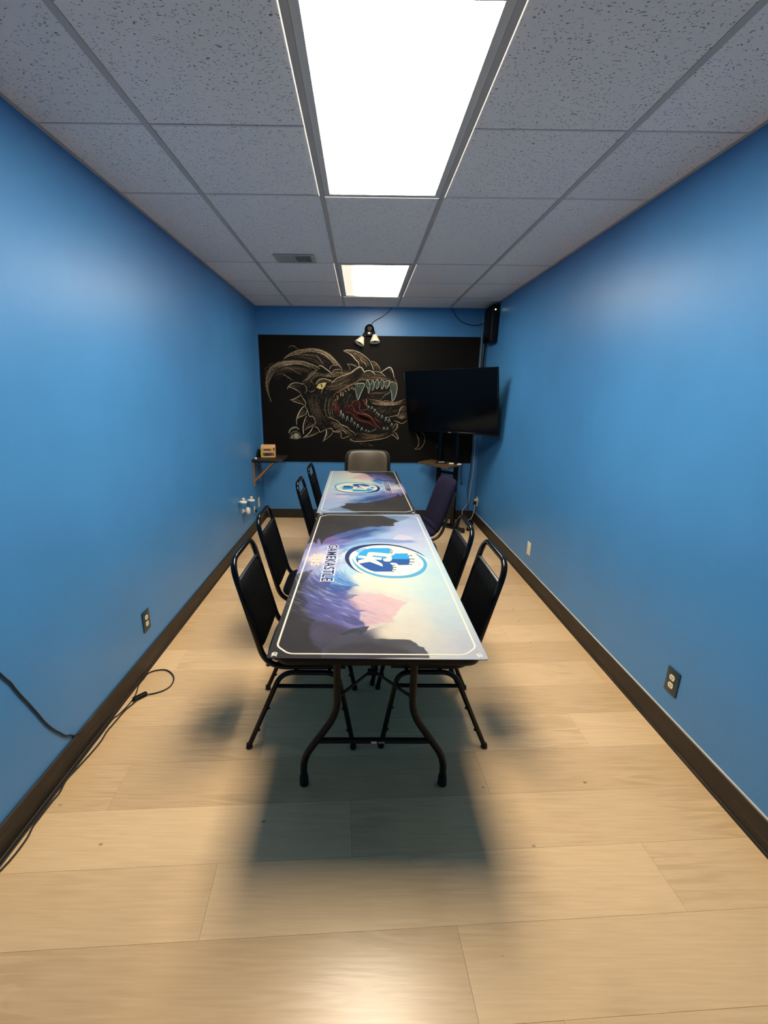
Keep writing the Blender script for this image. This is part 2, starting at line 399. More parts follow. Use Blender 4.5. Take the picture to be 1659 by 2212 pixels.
# ceiling: lay-in grid with mineral tiles
ceil = st(MB().box(XL, XR, YF, YB, ZC + .14, ZC + .2).obj('ceiling', 'tbar', smooth=False)); ceil['label'] = 'suspended ceiling of speckled grey tiles in a metal grid'
GX = [XL, -.8214, -.2118, .3978, 1.0074, XR]
Y0, U = 2.0394, .6096
ly = lambda k: Y0 + U * k
side = [(-5, -4), (-4, -3), (-3, -1), (-1, 0), (0, 1), (1, 3), (3, 4), (4, 5), (5, 6)]
mid = [(-5, -3), (-3, -1), (1, 3), (5, 6)]
def yv(k): return min(max(ly(k), YF), YB)
for c in range(5):
    for a, b in (mid if c == 2 else side):
        y0, y1 = yv(a), yv(b)
        if y1 - y0 < .02: continue
        m = .004
        dz = random.uniform(-.001, .0012)
        MB().rbox(GX[c] + m, GX[c + 1] - m, y0 + m, y1 - m, ZC + .003 + dz, ZC + .019 + dz, r=.003, seg=1).obj('ceiling_tile', 'ceiling_tile', ceil, smooth=False)
for x in GX[1:5]:
    MB().box(x - .012, x + .012, YF, YB, ZC - .001, ZC + .003).box(x - .002, x + .002, YF, YB, ZC + .003, ZC + .04).obj('grid_runner', 'tbar', ceil, smooth=False)
for c in range(5):
    ks = sorted({k for ab in (mid if c == 2 else side) for k in ab})
    for k in ks:
        y = ly(k)
        if not (YF + .02 < y < YB - .02): continue
        hw = .0085 if k in (1, 3) else .0045
        MB().box(GX[c] + (.012 if c else 0), GX[c + 1] - (.012 if c < 4 else 0), y - hw, y + hw, ZC + .0012, ZC + .003).obj('grid_cross_bar', 'crossbar_paint', ceil, smooth=False)
for x0, x1 in ((XL, XL + .016), (XR - .016, XR)):
    MB().box(x0, x1, YF, YB, ZC - .0005, ZC + .003).obj('wall_angle', 'tbar', ceil, smooth=False)
MB().box(XL + .016, XR - .016, YB - .016, YB, ZC - .0005, ZC + .003).obj('wall_angle', 'tbar', ceil, smooth=False)

# baseboards
BH, BT = .118, .010
def board(name, x0, x1, y0, y1, lab):
    o = st(MB().rbox(x0, x1, y0, y1, 0, BH, r=.003, seg=1).obj(name, 'baseboard_wood', smooth=False)); o['label'] = lab; return o
bl = board('baseboard_left', XL, XL + BT, YF, YB, 'dark brown wooden baseboard along the left wall')
br = board('baseboard_right', XR - BT, XR, YF, YB, 'dark brown wooden baseboard along the right wall')
bb = board('baseboard_back', XL + BT, XR - BT, YB - BT, YB, 'dark brown wooden baseboard under the chalkboard wall')
MB().prism([(0, 0), (.008, 0), (.0072, .006), (.005, .0095), (0, .011)], YF, YB, lambda a, b, c: (XL + BT + a, c, b)).obj('shoe_moulding', 'baseboard_wood', bl)
MB().prism([(0, 0), (.008, 0), (.0072, .006), (.005, .0095), (0, .011)], YF, YB, lambda a, b, c: (XR - BT - a, c, b)).obj('shoe_moulding', 'baseboard_wood', br)
MB().box(XR - .006, XR, YF, YB, BH, BH + .005).obj('caulk_line', 'caulk', br, smooth=False)

# ---------------------------------------------------------------- recessed ceiling lights
def troffer(y0, y1, lens, label):
    e = empty('ceiling_light', ((GX[2] + GX[3]) / 2, (y0 + y1) / 2, ZC)); hw = (GX[3] - GX[2]) / 2; hl = (y1 - y0) / 2
    iw, il = hw - .013, hl - .011
    fr = .028
    f = MB()     # housing rim: flat door frame with a raised lip
    for (a, b, c, d) in ((-iw, -iw + fr, -il, il), (iw - fr, iw, -il, il), (-iw + fr, iw - fr, -il, -il + fr * .7), (-iw + fr, iw - fr, il - fr * .7, il)):
        f.box(a, b, c, d, -.002, .012)
    f.obj('door_frame', 'fixture_white', e, smooth=False)
    h = MB()
    h.box(-iw, -iw + .004, -il, il, .012, .10).box(iw - .004, iw, -il, il, .012, .10).box(-iw + .004, iw - .004, -il, -il + .004, .012, .10).box(-iw + .004, iw - .004, il - .004, il, .012, .10).box(-iw, iw, -il, il, .10, .104)
    h.obj('housing', 'fixture_white', e, smooth=False)
    MB().box(-iw + fr, iw - fr, -il + fr * .7, il - fr * .7, .006, .010).obj('diffuser', lens, e, smooth=False)
    le = MB()  # added glowing strips that imitate light leaking past the grid bars
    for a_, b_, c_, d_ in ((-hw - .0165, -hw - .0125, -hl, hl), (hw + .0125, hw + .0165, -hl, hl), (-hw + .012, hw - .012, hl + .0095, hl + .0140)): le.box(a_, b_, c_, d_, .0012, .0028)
    le.obj('leak_glow_strip', 'light_leak_glow', e, smooth=False)
    return tag(e, label, 'light', 'recessed ceiling lights')
troffer(ly(-1), ly(1), 'lens_near', 'large glowing ceiling light panel right above the nearer table')
troffer(ly(3), ly(5), 'lens_far', 'smaller looking ceiling light panel farther back near the chalkboard wall')

# ---------------------------------------------------------------- ceiling air vent
e = empty('air_vent', (-.507, 3.745, ZC))
vm = MB()
for (a, b, c, d) in ((-.15, -.122, -.105, .105), (.122, .15, -.105, .105), (-.122, .122, -.105, -.082), (-.122, .122, .082, .105), (-.007, .007, -.082, .082)): vm.rbox(a, b, c, d, -.007, .001, r=.002, seg=1)
vm.obj('frame', 'vent_paint', e)
MB().box(-.122, .122, -.082, .082, -.0008, .0006).obj('duct_opening', 'duct_dark', e, smooth=False)
for sx, n in ((-1, 9), (1, 9)):
    for i in range(n):
        x = sx * (.016 + i * .0125)
        o = MB().prism([(-.0045, -.006), (-.0035, -.007), (.0045, -.0015), (.0038, -.0008)] if sx < 0 else [(-.0022, -.006), (-.0012, -.0068), (.003, -.0015), (.002, -.0008)], -.08, .08, lambda a, b, c, x=x: (x + a, c, b)).obj('louver', 'vent_paint', e, smooth=False)
tag(e, 'small metal air vent set in the ceiling tiles left of the far light', 'vent')

# ================================================================ TABLES
def folding_table(name, x, y, rz, L, Wd, label, zl=.43, zp=.335):
    e = empty(name, (x, y, 0), rz); hw, hl = Wd / 2, L / 2
    def rr(hw, hl, r, n=6):
        P = []
        for (sx, sy, a0) in ((1, 1, 0), (-1, 1, 90), (-1, -1, 180), (1, -1, 270)):
            for k in range(n + 1):
                q = math.radians(a0 + 90 * k / n); P.append((sx * (hw - r) + r * math.cos(q), sy * (hl - r) + r * math.sin(q)))
        return P
    m = MB(); ring = [(-.012, .742), (-.003, .741), (0, .737), (0, .720), (-.006, .704), (-.02, .694), (-.04, .690)]
    n = len(rr(hw, hl, .055)); vs = []; fs = []
    for (o, z) in ring: vs += [(p[0], p[1], z) for p in rr(hw + o, hl + o, .055 + o * .9)]
    for i in range(len(ring) - 1):
        for k in range(n): k2 = (k + 1) % n; fs.append((i * n + k, (i + 1) * n + k, (i + 1) * n + k2, i * n + k2))
    fs.append(tuple(range(n))); fs.append(tuple((len(ring) - 1) * n + k for k in range(n - 1, -1, -1)))
    m.add(vs, fs).obj('tabletop', 'table_laminate', e)
    for sy in (-1, 1):
        yl = sy * (hl - .205)
        for sx in (-1, 1):
            pts = fillet([(sx * .148, yl, .692), (sx * .148, yl, .352), (sx * .288, yl, .135), (sx * .288, yl, .02)], [0, .07, .07, 0], 6)
            leg = MB().tube(pts, .0145, 12).obj('leg', 'table_leg_steel', e)
            MB().lathe([(.0155, 0), (.019, .004), (.0185, .03), (.0165, .05), (.0148, .055)], (sx * .288, yl, 0), seg=14).obj('foot_cap', 'rubber', leg)
            # folding brace from the leg to the middle of the underside
            MB().tube([(sx * .142, yl, zl), (sx * .012, yl - sy * .30, zp)], .0065, 8).obj('brace', 'table_leg_steel', e)
        MB().tube([(-.232, yl, .222), (.232, yl, .222)], .012, 10).obj('cross_bar', 'table_leg_steel', e)
        MB().tube([(-.148, yl, .676), (.148, yl, .676)], .012, 10).obj('top_bar', 'table_leg_steel', e)
        MB().tube([(0, yl - sy * .295, zp), (0, yl - sy * .42, .67)], .008, 8).obj('brace_link', 'table_leg_steel', e)
        MB().rbox(-.03, .03, yl - sy * .42 - .02, yl - sy * .42 + .02, .662, .689, r=.004).obj('brace_hinge', 'table_leg_steel', e)
        MB().rbox(-.022, .022, yl - sy * .30 - .012, yl - sy * .30 + .012, zp - .013, zp + .013, r=.004).obj('brace_pivot', 'table_leg_steel', e)
        if sy < 0:
            MB().rbox(-.012, .010, yl - .0132, yl - .0115, .217, .228, r=.0006, seg=1).obj('sticker', 'ivory', e)
            MB().rbox(.016, .042, yl - .0132, yl - .0115, .218, .227, r=.0006, seg=1).obj('sticker', 'loom_grey', e)
    return tag(e, label, 'table', 'folding tables set end to end')
TX = .058
folding_table('folding_table', TX, 2.185, .006, 1.81, .70, 'black folding table nearer the camera with bent steel legs')
folding_table('folding_table', .045, 4.005, .010, 1.81, .70, 'black folding table at the far end, end to end with the nearer one', .56, .58)

# ---------------------------------------------------------------- play mats with printed landscape
MW, ML, MT = .722, 1.822, .003
MZ = .742
NX, NY = 300, 756
MCX, MCY, MRZ = .058, 2.172, .001
def mat_to_world(a, b):  # near mat, for reading the design off the photo
    return MCX + a * math.cos(MRZ) - b * math.sin(MRZ), MCY + a * math.sin(MRZ) + b * math.cos(MRZ)
def photo_to_mat(u, v):
    P = at(u, v, 2, MZ + MT); dx, dy = P[0] - MCX, P[1] - MCY
    return dx * math.cos(MRZ) + dy * math.sin(MRZ), -dx * math.sin(MRZ) + dy * math.cos(MRZ)
K4 = lambda x, y: photo_to_mat(560 + x / 3.1904, 1000 + y / 3.1904)       # design read from a close-up of the near mat
def poly4(*p): return np.array([K4(*q) for q in p])
def vnoise(X, Y, sc, seed=0):
    r = np.random.default_rng(seed); G = r.random((64, 64)); x = X * sc; y = Y * sc
    xi = np.floor(x).astype(int); yi = np.floor(y).astype(int); fx = x - xi; fy = y - yi
    fx = fx * fx * (3 - 2 * fx); fy = fy * fy * (3 - 2 * fy)
    g = lambda a, b: G[a % 64, b % 64]
    return (g(xi, yi) * (1 - fx) + g(xi + 1, yi) * fx) * (1 - fy) + (g(xi, yi + 1) * (1 - fx) + g(xi + 1, yi + 1) * fx) * fy
def fbm(X, Y, sc, seed=0, o=4):
    s = 0; a = .5
    for i in range(o): s = s + a * vnoise(X, Y, sc * 2 ** i, seed + i); a *= .5
    return s
def sdist(X, Y, poly):
    """signed distance to a polygon, inside positive"""
    d = np.full(X.shape, 1e9); ins = np.zeros(X.shape, bool); n = len(poly)
    for i in range(n):
        a = poly[i]; b = poly[(i + 1) % n]; e = b - a
        t = np.clip(((X - a[0]) * e[0] + (Y - a[1]) * e[1]) / (e @ e + 1e-12), 0, 1)
        d = np.minimum(d, np.hypot(X - a[0] - t * e[0], Y - a[1] - t * e[1]))
        c = ((a[1] > Y) != (b[1] > Y)) & (X < (b[0] - a[0]) * (Y - a[1]) / (b[1] - a[1] + 1e-12) + a[0]); ins ^= c
    return np.where(ins, d, -d)
def paint_art(X, Y):
    wx = X + .05 * (fbm(X, Y, 5, 1) - .47); wy = Y + .07 * (fbm(X, Y, 5, 9) - .47)
    ctrl = [(1000, 480, 176, 188, 226), (1080, 560, 196, 200, 228), (900, 520, 160, 186, 226), (760, 540, 140, 188, 232), (1030, 420, 166, 188, 224), (1150, 620, 182, 212, 234), (1080, 820, 205, 228, 222), (900, 850, 226, 234, 208), (760, 855, 216, 224, 206), (1000, 1010, 226, 224, 206), (1200, 900, 184, 215, 226), (1300, 1100, 180, 206, 220), (1100, 1160, 224, 216, 198), (1400, 1280, 190, 198, 212), (1250, 1250, 210, 208, 202), (920, 1170, 228, 216, 198), (1500, 1310, 184, 188, 212), (1220, 760, 178, 212, 228), (870, 680, 224, 240, 226), (700, 690, 206, 226, 232), (1050, 680, 222, 240, 228),
            (640, 600, 136, 192, 232), (570, 650, 196, 212, 236), (490, 720, 172, 190, 230), (400, 660, 226, 216, 226), (340, 620, 150, 152, 204), (310, 710, 116, 124, 182), (360, 720, 140, 150, 206), (540, 790, 96, 150, 214), (620, 740, 176, 214, 234), (720, 780, 220, 232, 216), (370, 560, 128, 122, 176), (470, 590, 168, 176, 226), (300, 560, 70, 68, 92),
            (450, 840, 62, 80, 140), (560, 870, 74, 104, 172), (500, 950, 92, 98, 172), (600, 1000, 118, 112, 186), (560, 1060, 98, 94, 156), (650, 1085, 110, 108, 170), (400, 1000, 66, 68, 104), (320, 860, 62, 62, 84), (380, 920, 66, 74, 120), (700, 960, 190, 160, 190), (480, 1060, 78, 78, 120),
            (230, 950, 42, 42, 50), (180, 1120, 38, 36, 42), (300, 1150, 40, 38, 45), (450, 1150, 66, 62, 84), (550, 1180, 70, 66, 88), (700, 1230, 56, 56, 72), (900, 1250, 58, 62, 80), (400, 1280, 40, 38, 44), (120, 1310, 36, 35, 41), (650, 1330, 78, 68, 92), (1000, 1310, 72, 68, 92), (280, 1000, 44, 44, 54), (560, 1280, 52, 50, 60),
            (450, 420, 40, 38, 42), (560, 390, 40, 38, 42), (700, 400, 46, 46, 54), (400, 480, 40, 38, 46), (800, 395, 56, 60, 74), (350, 500, 46, 44, 56), (420, 370, 42, 40, 46), (620, 440, 48, 48, 60),
            (500, 540, 108, 92, 150), (600, 510, 66, 84, 148), (700, 490, 62, 98, 164), (570, 560, 116, 130, 196), (800, 470, 84, 126, 184), (860, 380, 100, 120, 150)]
    C = np.array([lin(c[2:]) for c in ctrl]); P = np.array([K4(c[0], c[1]) for c in ctrl])
    num = np.zeros(X.shape + (3,)); den = np.zeros(X.shape)
    for p, c in zip(P, C):
        d2 = (wx - p[0]) ** 2 + ((wy - p[1]) * .8) ** 2 + 2e-4; ww = d2 ** -2.1
        num += ww[..., None] * c; den += ww
    art = num / den[..., None]
    num = np.zeros(X.shape + (3,)); den = np.zeros(X.shape)      # the open sky on the right is a smooth wash
    for p, c in zip(P[:21], C[:21]):
        ww = ((X - p[0]) ** 2 + ((Y - p[1]) * .7) ** 2 + 3e-3) ** -1.25; num += ww[..., None] * c; den += ww
    mk = np.clip((wx + .03) / .14, 0, 1) * np.clip((K4(900, 500)[1] + .12 - wy) / .1, 0, 1); mk = (mk * mk * (3 - 2 * mk))[..., None]
    art = art * (1 - mk) + (num / den[..., None]) * mk
    def lay(poly, col, soft=.004, rag=.01, op=1.0, seed=3, sc=14, col2=None):
        nonlocal art
        jx = X + rag * (fbm(X, Y, sc, seed) - .47) * 2; jy = Y + rag * (fbm(X, Y, sc, seed + 20) - .47) * 2
        s = sdist(jx, jy, poly); a = np.clip(s / soft + .5, 0, 1); a = a * a * (3 - 2 * a) * op
        c = np.array(lin(col))
        if col2 is not None:
            k = fbm(X, Y, 9, seed + 40)[..., None]; k = np.clip((k - .3) / .35, 0, 1); c = c * (1 - k) + np.array(lin(col2)) * k
        art = art * (1 - a[..., None]) + c * a[..., None]
    # pale far hills and distant pink peaks, then the darker ridges in front of them
    lay(poly4((600, 890), (640, 868), (720, 858), (800, 868), (880, 882), (960, 905), (1060, 945), (1000, 985), (900, 1000), (700, 1000)), (214, 206, 204), .02, .006, .5, 3, 20)
    lay(poly4((610, 935), (655, 915), (700, 900), (760, 898), (800, 905), (836, 898), (880, 920), (950, 940), (1025, 962), (985, 985), (970, 1008), (950, 1030), (948, 1050), (915, 1070), (932, 1098), (890, 1098), (850, 1112), (800, 1116), (740, 1128), (690, 1090), (700, 1040), (640, 990)), (222, 184, 190), .008, .004, .85, 4, 22, (218, 196, 204))
    lay(poly4((850, 1100), (890, 1102), (840, 1124), (760, 1150), (720, 1150), (740, 1122), (800, 1112)), (224, 214, 204), .012, .006, .8, 41, 20)
    # blue and violet storm
    lay(poly4((330, 760), (420, 780), (520, 800), (600, 850), (620, 880), (600, 920), (650, 960), (690, 1010), (660, 1060), (720, 1108), (640, 1120), (560, 1120), (450, 1090), (380, 1070), (300, 1000), (330, 950), (310, 880)), (92, 96, 164), .03, .012, .55, 42, 12, (70, 74, 128))
    lay(poly4((520, 780), (570, 790), (620, 815), (696, 846), (655, 852), (620, 866), (560, 866), (480, 850)), (72, 132, 200), .005, .004, .85, 6, 24, (110, 176, 216))
    lay(poly4((470, 835), (560, 842), (640, 850), (615, 872), (590, 880), (540, 895), (450, 890)), (56, 84, 152), .006, .005, .8, 7, 24)
    lay(poly4((585, 908), (620, 906), (692, 908), (655, 920), (640, 932), (600, 938)), (104, 112, 160), .003, .002, .9, 8, 30)
    lay(poly4((600, 985), (640, 1003), (680, 1012), (745, 1018), (700, 1026), (690, 1034), (655, 1045), (610, 1030)), (106, 104, 170), .003, .003, .9, 9, 30)
    lay(poly4((560, 1045), (640, 1060), (680, 1078), (712, 1092), (728, 1112), (690, 1114), (660, 1118), (600, 1105)), (78, 80, 132), .003, .003, .9, 10, 30)
    # near dark hills
    lay(poly4((50, 1345), (40, 1200), (140, 960), (205, 830), (256, 768), (300, 752), (340, 742), (378, 730), (352, 762), (330, 795), (290, 842), (285, 905), (312, 935), (338, 968), (318, 970), (290, 968), (262, 990), (255, 1030), (300, 1055), (350, 1072), (388, 1082), (360, 1105), (345, 1140), (350, 1180), (380, 1240), (440, 1300), (430, 1345)), (40, 38, 44), .004, .004, .9, 11, 26, (48, 46, 54))
    lay(poly4((345, 1130), (380, 1095), (460, 1090), (560, 1120), (650, 1150), (640, 1200), (520, 1220), (430, 1290), (380, 1250), (352, 1190)), (74, 70, 98), .02, .008, .7, 43, 14, (62, 60, 82))
    lay(poly4((640, 1142), (690, 1134), (730, 1128), (762, 1124), (748, 1142), (735, 1160), (718, 1170), (700, 1192), (640, 1200), (560, 1180)), (44, 52, 66), .002, .002, .97, 12, 30)
    lay(poly4((430, 1345), (430, 1280), (500, 1215), (600, 1180), (660, 1165), (720, 1190), (760, 1202), (800, 1212), (850, 1210), (900, 1216), (960, 1214), (1040, 1219), (1062, 1232), (1080, 1240), (1098, 1260), (1138, 1270), (1142, 1285), (1155, 1300), (1176, 1345)), (66, 68, 86), .003, .003, .95, 13, 26, (54, 52, 62))
    lay(poly4((450, 1345), (480, 1290), (600, 1255), (760, 1240), (900, 1270), (1020, 1290), (1100, 1345)), (46, 44, 52), .03, .01, .75, 14, 10, (60, 54, 72))
    # dark headland at the far side and its reflections
    lay(poly4((330, 560), (365, 500), (388, 420), (405, 352), (760, 350), (820, 356), (870, 372), (890, 380), (930, 388), (968, 404), (935, 410), (922, 420), (935, 432), (900, 436), (850, 434), (820, 442), (760, 436), (700, 450), (640, 456), (600, 474), (540, 492), (500, 506), (460, 520), (440, 548), (428, 566), (418, 530), (405, 520), (395, 560), (370, 545)), (42, 41, 45), .004, .004, .96, 15, 30, (52, 52, 58))
    lay(poly4((850, 362), (930, 352), (1010, 362), (1040, 378), (1000, 392), (966, 402), (930, 386), (890, 378)), (112, 144, 178), .006, .006, .75, 16, 24)
    lay(poly4((560, 520), (640, 486), (720, 466), (800, 454), (838, 462), (790, 470), (740, 488), (690, 500), (620, 520)), (52, 70, 122), .005, .005, .8, 17, 26)
    lay(poly4((610, 560), (700, 532), (800, 520), (930, 528), (1090, 535), (1050, 541), (1098, 548), (980, 553), (860, 549), (740, 548)), (120, 146, 206), .005, .004, .8, 18, 26)
    lay(poly4((920, 520), (950, 500), (980, 492), (1040, 505), (1075, 525), (1000, 532), (930, 528)), (216, 206, 224), .008, .004, .8, 19, 24)
    # brush streaks: long thin marks that follow the swirl
    cx_, cy_ = K4(930, 700)
    ang = np.arctan2(Y - cy_, X - cx_); rad = np.hypot(X - cx_, Y - cy_) + .05 * (fbm(X, Y, 4, 61) - .47)
    stk = fbm(rad, ang * .055, 130, 31, 3)
    m1 = np.exp(-((rad - .36) / .13) ** 2) * np.clip((-.05 - X) / .10, 0, 1)
    c2 = K4(540, 980); th = .9; rx = (X - c2[0]) * math.cos(th) + (Y - c2[1]) * math.sin(th); ry = -(X - c2[0]) * math.sin(th) + (Y - c2[1]) * math.cos(th)
    stk2 = fbm(rx * 12, ry * 1.6, 9, 35, 3); m2 = np.exp(-((rx / .11) ** 2 + (ry / .20) ** 2))
    for sk, mm, g_ in ((stk, m1, .5), (stk2, m2, .36)):
        q = np.clip((sk - .50) / .16, 0, 1) * np.clip(mm, 0, 1) * g_; art = art * (1 - q[..., None]) + np.array(lin((196, 208, 240))) * q[..., None]
        q = np.clip((.40 - sk) / .14, 0, 1) * np.clip(mm, 0, 1) * g_ * .8; art = art * (1 - q[..., None]) + np.array(lin((62, 66, 126))) * q[..., None]
    # soft light around the year
    gx_, gy_ = K4(395, 665); q = .55 * np.exp(-(((X - gx_) / .05) ** 2 + ((Y - gy_) / .12) ** 2)); art = art * (1 - q[..., None]) + np.array(lin((236, 226, 222))) * q[..., None]
    art *= (1 + .10 * (fbm(X, Y, 30, 50, 3) - .45))[..., None]
    art = art * np.array([.97, .98, 1.0])
    return np.clip(art * .57, 0, 1)
def make_mat():
    e = empty('play_mat', (MCX, MCY, MZ), MRZ)
    xs = np.linspace(-MW / 2, MW / 2, NX); ys = np.linspace(-ML / 2, ML / 2, NY); X, Y = np.meshgrid(xs, ys)
    art = paint_art(X, Y)
    # rounded corners: pull the corner vertices in
    r = .011; ex = np.maximum(np.abs(X) - (MW / 2 - r), 0); ey = np.maximum(np.abs(Y) - (ML / 2 - r), 0); d = np.hypot(ex, ey); sc = np.where(d > r, r / np.maximum(d, 1e-9), 1)
    Xc = np.sign(X) * (np.minimum(np.abs(X), MW / 2 - r) + ex * sc); Yc = np.sign(Y) * (np.minimum(np.abs(Y), ML / 2 - r) + ey * sc)
    ov = np.maximum(np.abs(Xc) - .335, 0) / .026; ovy = np.maximum(np.abs(Yc) - .885, 0) / .026
    Z = MT + .0012 * (fbm(X, Y, 4, 77) - .47)
    V = np.stack([Xc, Yc, Z], -1).reshape(-1, 3); n = NX * NY
    idx = np.arange(n).reshape(NY, NX)
    F = np.stack([idx[:-1, :-1], idx[:-1, 1:], idx[1:, 1:], idx[1:, :-1]], -1).reshape(-1, 4)
    # rim and underside
    rim = np.concatenate([idx[0, :], idx[1:, -1], idx[-1, -2::-1], idx[-2:0:-1, 0]]); m = len(rim)
    Vb = V[rim].copy(); Vb[:, 2] = .0004; V = np.vstack([V, Vb]); k = np.arange(m); k2 = (k + 1) % m
    Fr = np.stack([rim[k], n + k, n + k2, rim[k2]], -1)
    me = bpy.data.meshes.new('mat_sheet'); me.from_pydata(V.tolist(), [], F.tolist() + Fr.tolist() + [list(range(n + m - 1, n - 1, -1))])
    ca = me.color_attributes.new('art', 'FLOAT_COLOR', 'POINT')
    c = np.ones((n + m, 4)); c[:n, :3] = art.reshape(-1, 3); c[n:, :3] = .012
    ca.data.foreach_set('color', c.ravel()); me.shade_smooth(); me.materials.append(MATS['mat_print'])
    inst('printed_sheet', me, e)
    return e
mat1 = make_mat()
tag(mat1, 'long printed play mat on the nearer table, dark mountains left, pale sky right', 'play mat', 'printed play mats')

def strip(m, pts, width, z0, z1, closed=False):
    """flat band along a 2-D polyline"""
    P = [np.array(p[:2], float) for p in pts]; n = len(P); W = width if hasattr(width, '__len__') else [width] * n; L = []; R = []
    for i in range(n):
        a = P[(i - 1) % n] if closed or i else P[i]; b = P[(i + 1) % n] if closed or i < n - 1 else P[i]
        d = b - a; d /= (np.linalg.norm(d) + 1e-12); nn = np.array([-d[1], d[0]]); L.append(P[i] + nn * W[i] / 2); R.append(P[i] - nn * W[i] / 2)
    vs = []; fs = []
    for z in (z0, z1): vs += [(*p, z) for p in L] + [(*p, z) for p in R]
    q = n if closed else n - 1
    for i in range(q):
        j = (i + 1) % n
        fs.append((2 * n + i, 3 * n + i, 3 * n + j, 2 * n + j)); fs.append((i, j, n + j, n + i)); fs.append((i, 2 * n + i, 2 * n + j, j)); fs.append((n + i, n + j, 3 * n + j, 3 * n + i))
    return m.add(vs, fs)
ZP = MT + .0009
# border line with cut corners
bx0, bx1, by0, by1, ch = -.338, .335, -.885, .868, .045
rect = [(bx0 + ch, by0), (bx1 - ch, by0), (bx1, by0 + ch), (bx1, by1 - ch), (bx1 - ch, by1), (bx0 + ch, by1), (bx0, by1 - ch), (bx0, by0 + ch)]
rp = fillet(rect[-1:] + rect + rect[:1], .018, 4)[1:-1]
strip(MB(), rp, .0068, ZP - .0012, ZP, True).obj('border_line', 'ink_cream', mat1, smooth=False)
# lettering: reads from far to near, tops of the letters to the right
def text_mesh(body, size, offset=0.0, shear=0.0, sx=1.0, space=1.0, extrude=.0003):
    cu = bpy.data.curves.new('txt', 'FONT'); cu.body = body; cu.size = size; cu.offset = offset; cu.shear = shear; cu.space_character = space
    cu.extrude = extrude; cu.align_x = 'CENTER'; cu.align_y = 'CENTER'; cu.resolution_u = 3
    o = bpy.data.objects.new('txt', cu); COL.objects.link(o); bpy.context.view_layer.update()
    me = bpy.data.meshes.new_from_object(o.evaluated_get(bpy.context.evaluated_depsgraph_get()))
    bpy.data.objects.remove(o); bpy.data.curves.remove(cu)
    for v in me.vertices: v.co.x *= sx
    return me
def put_text(name, body, cx, cy, length, height, mat, parent, z, rot, **k):
    me = text_mesh(body, 1.0, **k)
    co = np.array([v.co for v in me.vertices]); mn, mx = co.min(0), co.max(0)
    ca, sa = math.cos(rot), math.sin(rot)
    for v in me.vertices:
        a = (v.co.x - (mn[0] + mx[0]) / 2) / (mx[0] - mn[0]) * length; b = (v.co.y - (mn[1] + mx[1]) / 2) / (mx[1] - mn[1]) * height
        v.co = (cx + a * ca - b * sa, cy + a * sa + b * ca, z + (0 if v.co.z < 0 else .0005))
    me.materials.clear(); me.materials.append(MATS[mat]); me.name = name
    return inst(name, me, parent)
R90 = -math.pi / 2
gx, gy = photo_to_mat(714, 1212)
put_text('title_outline', 'GAMEKASTLE', gx, gy, .519, .064, 'ink_white', mat1, ZP - .0006, R90, offset=.075, space=1.14)
put_text('title_lettering', 'GAMEKASTLE', gx, gy, .510, .054, 'ink_navy', mat1, ZP + .0001, R90, offset=.022, space=1.14)
yx, yy = photo_to_mat(683, 1209)
put_text('year_lettering', '2025', yx, yy, .170, .046, 'ink_gold', mat1, ZP - .0003, R90, offset=.03, space=1.1)
# round castle emblem; close-up coordinates of the photo
KL = lambda x, y: photo_to_mat(730 + x / 7.9, 1160 + y / 7.9)
def emblem(polys, name, mat, z, t=.0006):
    m = MB()
    for i_, p in enumerate(polys): m.prism([KL(*q) for q in p], z - t, z + .0001 * i_)
    return m.obj(name, mat, mat1, smooth=False)
def crescent(outer, inner, n=40):
    a = smooth_path(outer, 6); b = smooth_path(inner, 6); return a, b
def band(name, mat, outer, inner, z):
    A = [KL(*p) for p in smooth_path(outer, 6)]; B = [KL(*p) for p in smooth_path(inner, 6)]
    m = MB()
    n = len(A); vs = [(*p, z) for p in A] + [(*p, z) for p in B] + [(*p, z - .0006) for p in A] + [(*p, z - .0006) for p in B]; fs = []
    for i in range(n - 1):
        fs += [(i, i + 1, n + i + 1, n + i), (2 * n + i, 3 * n + i, 3 * n + i + 1, 2 * n + i + 1), (i, 2 * n + i, 2 * n + i + 1, i + 1), (n + i, n + i + 1, 3 * n + i + 1, 3 * n + i)]
    return m.add(vs, fs).obj(name, mat, mat1, smooth=False)
disc = [(106, 340), (150, 240), (300, 160), (480, 122), (700, 105), (900, 118), (1120, 165), (1350, 250), (1500, 350), (1540, 470), (1490, 570), (1350, 650), (1150, 700), (950, 712), (720, 690), (500, 630), (300, 560), (160, 450)]
emblem([[tuple(p) for p in smooth_path(disc, 5, True)]], 'emblem_disc', 'ink_pale', ZP - .0007)
o1 = [(440, 628), (330, 590), (220, 520), (140, 430), (116, 350), (150, 262), (240, 190), (380, 145), (560, 122), (740, 116), (900, 126), (1080, 158), (1250, 210), (1400, 275), (1500, 345)]
i1 = [(440, 628), (350, 590), (270, 530), (210, 440), (192, 360), (225, 282), (310, 225), (430, 180), (580, 150), (740, 141), (900, 148), (1070, 176), (1230, 222), (1380, 282), (1500, 345)]
band('emblem_ring', 'ink_navy', o1, i1, ZP)
o2 = [(240, 370), (270, 450), (350, 540), (500, 620), (700, 680), (900, 702), (1100, 702), (1280, 680), (1420, 625), (1505, 545), (1522, 460), (1480, 380), (1400, 320), (1310, 270)]
i2 = [(250, 370), (290, 440), (380, 520), (520, 592), (710, 645), (900, 666), (1090, 664), (1240, 640), (1370, 585), (1445, 520), (1462, 455), (1430, 385), (1370, 330), (1310, 272)]
band('emblem_ring', 'ink_cyan', o2, i2, ZP)
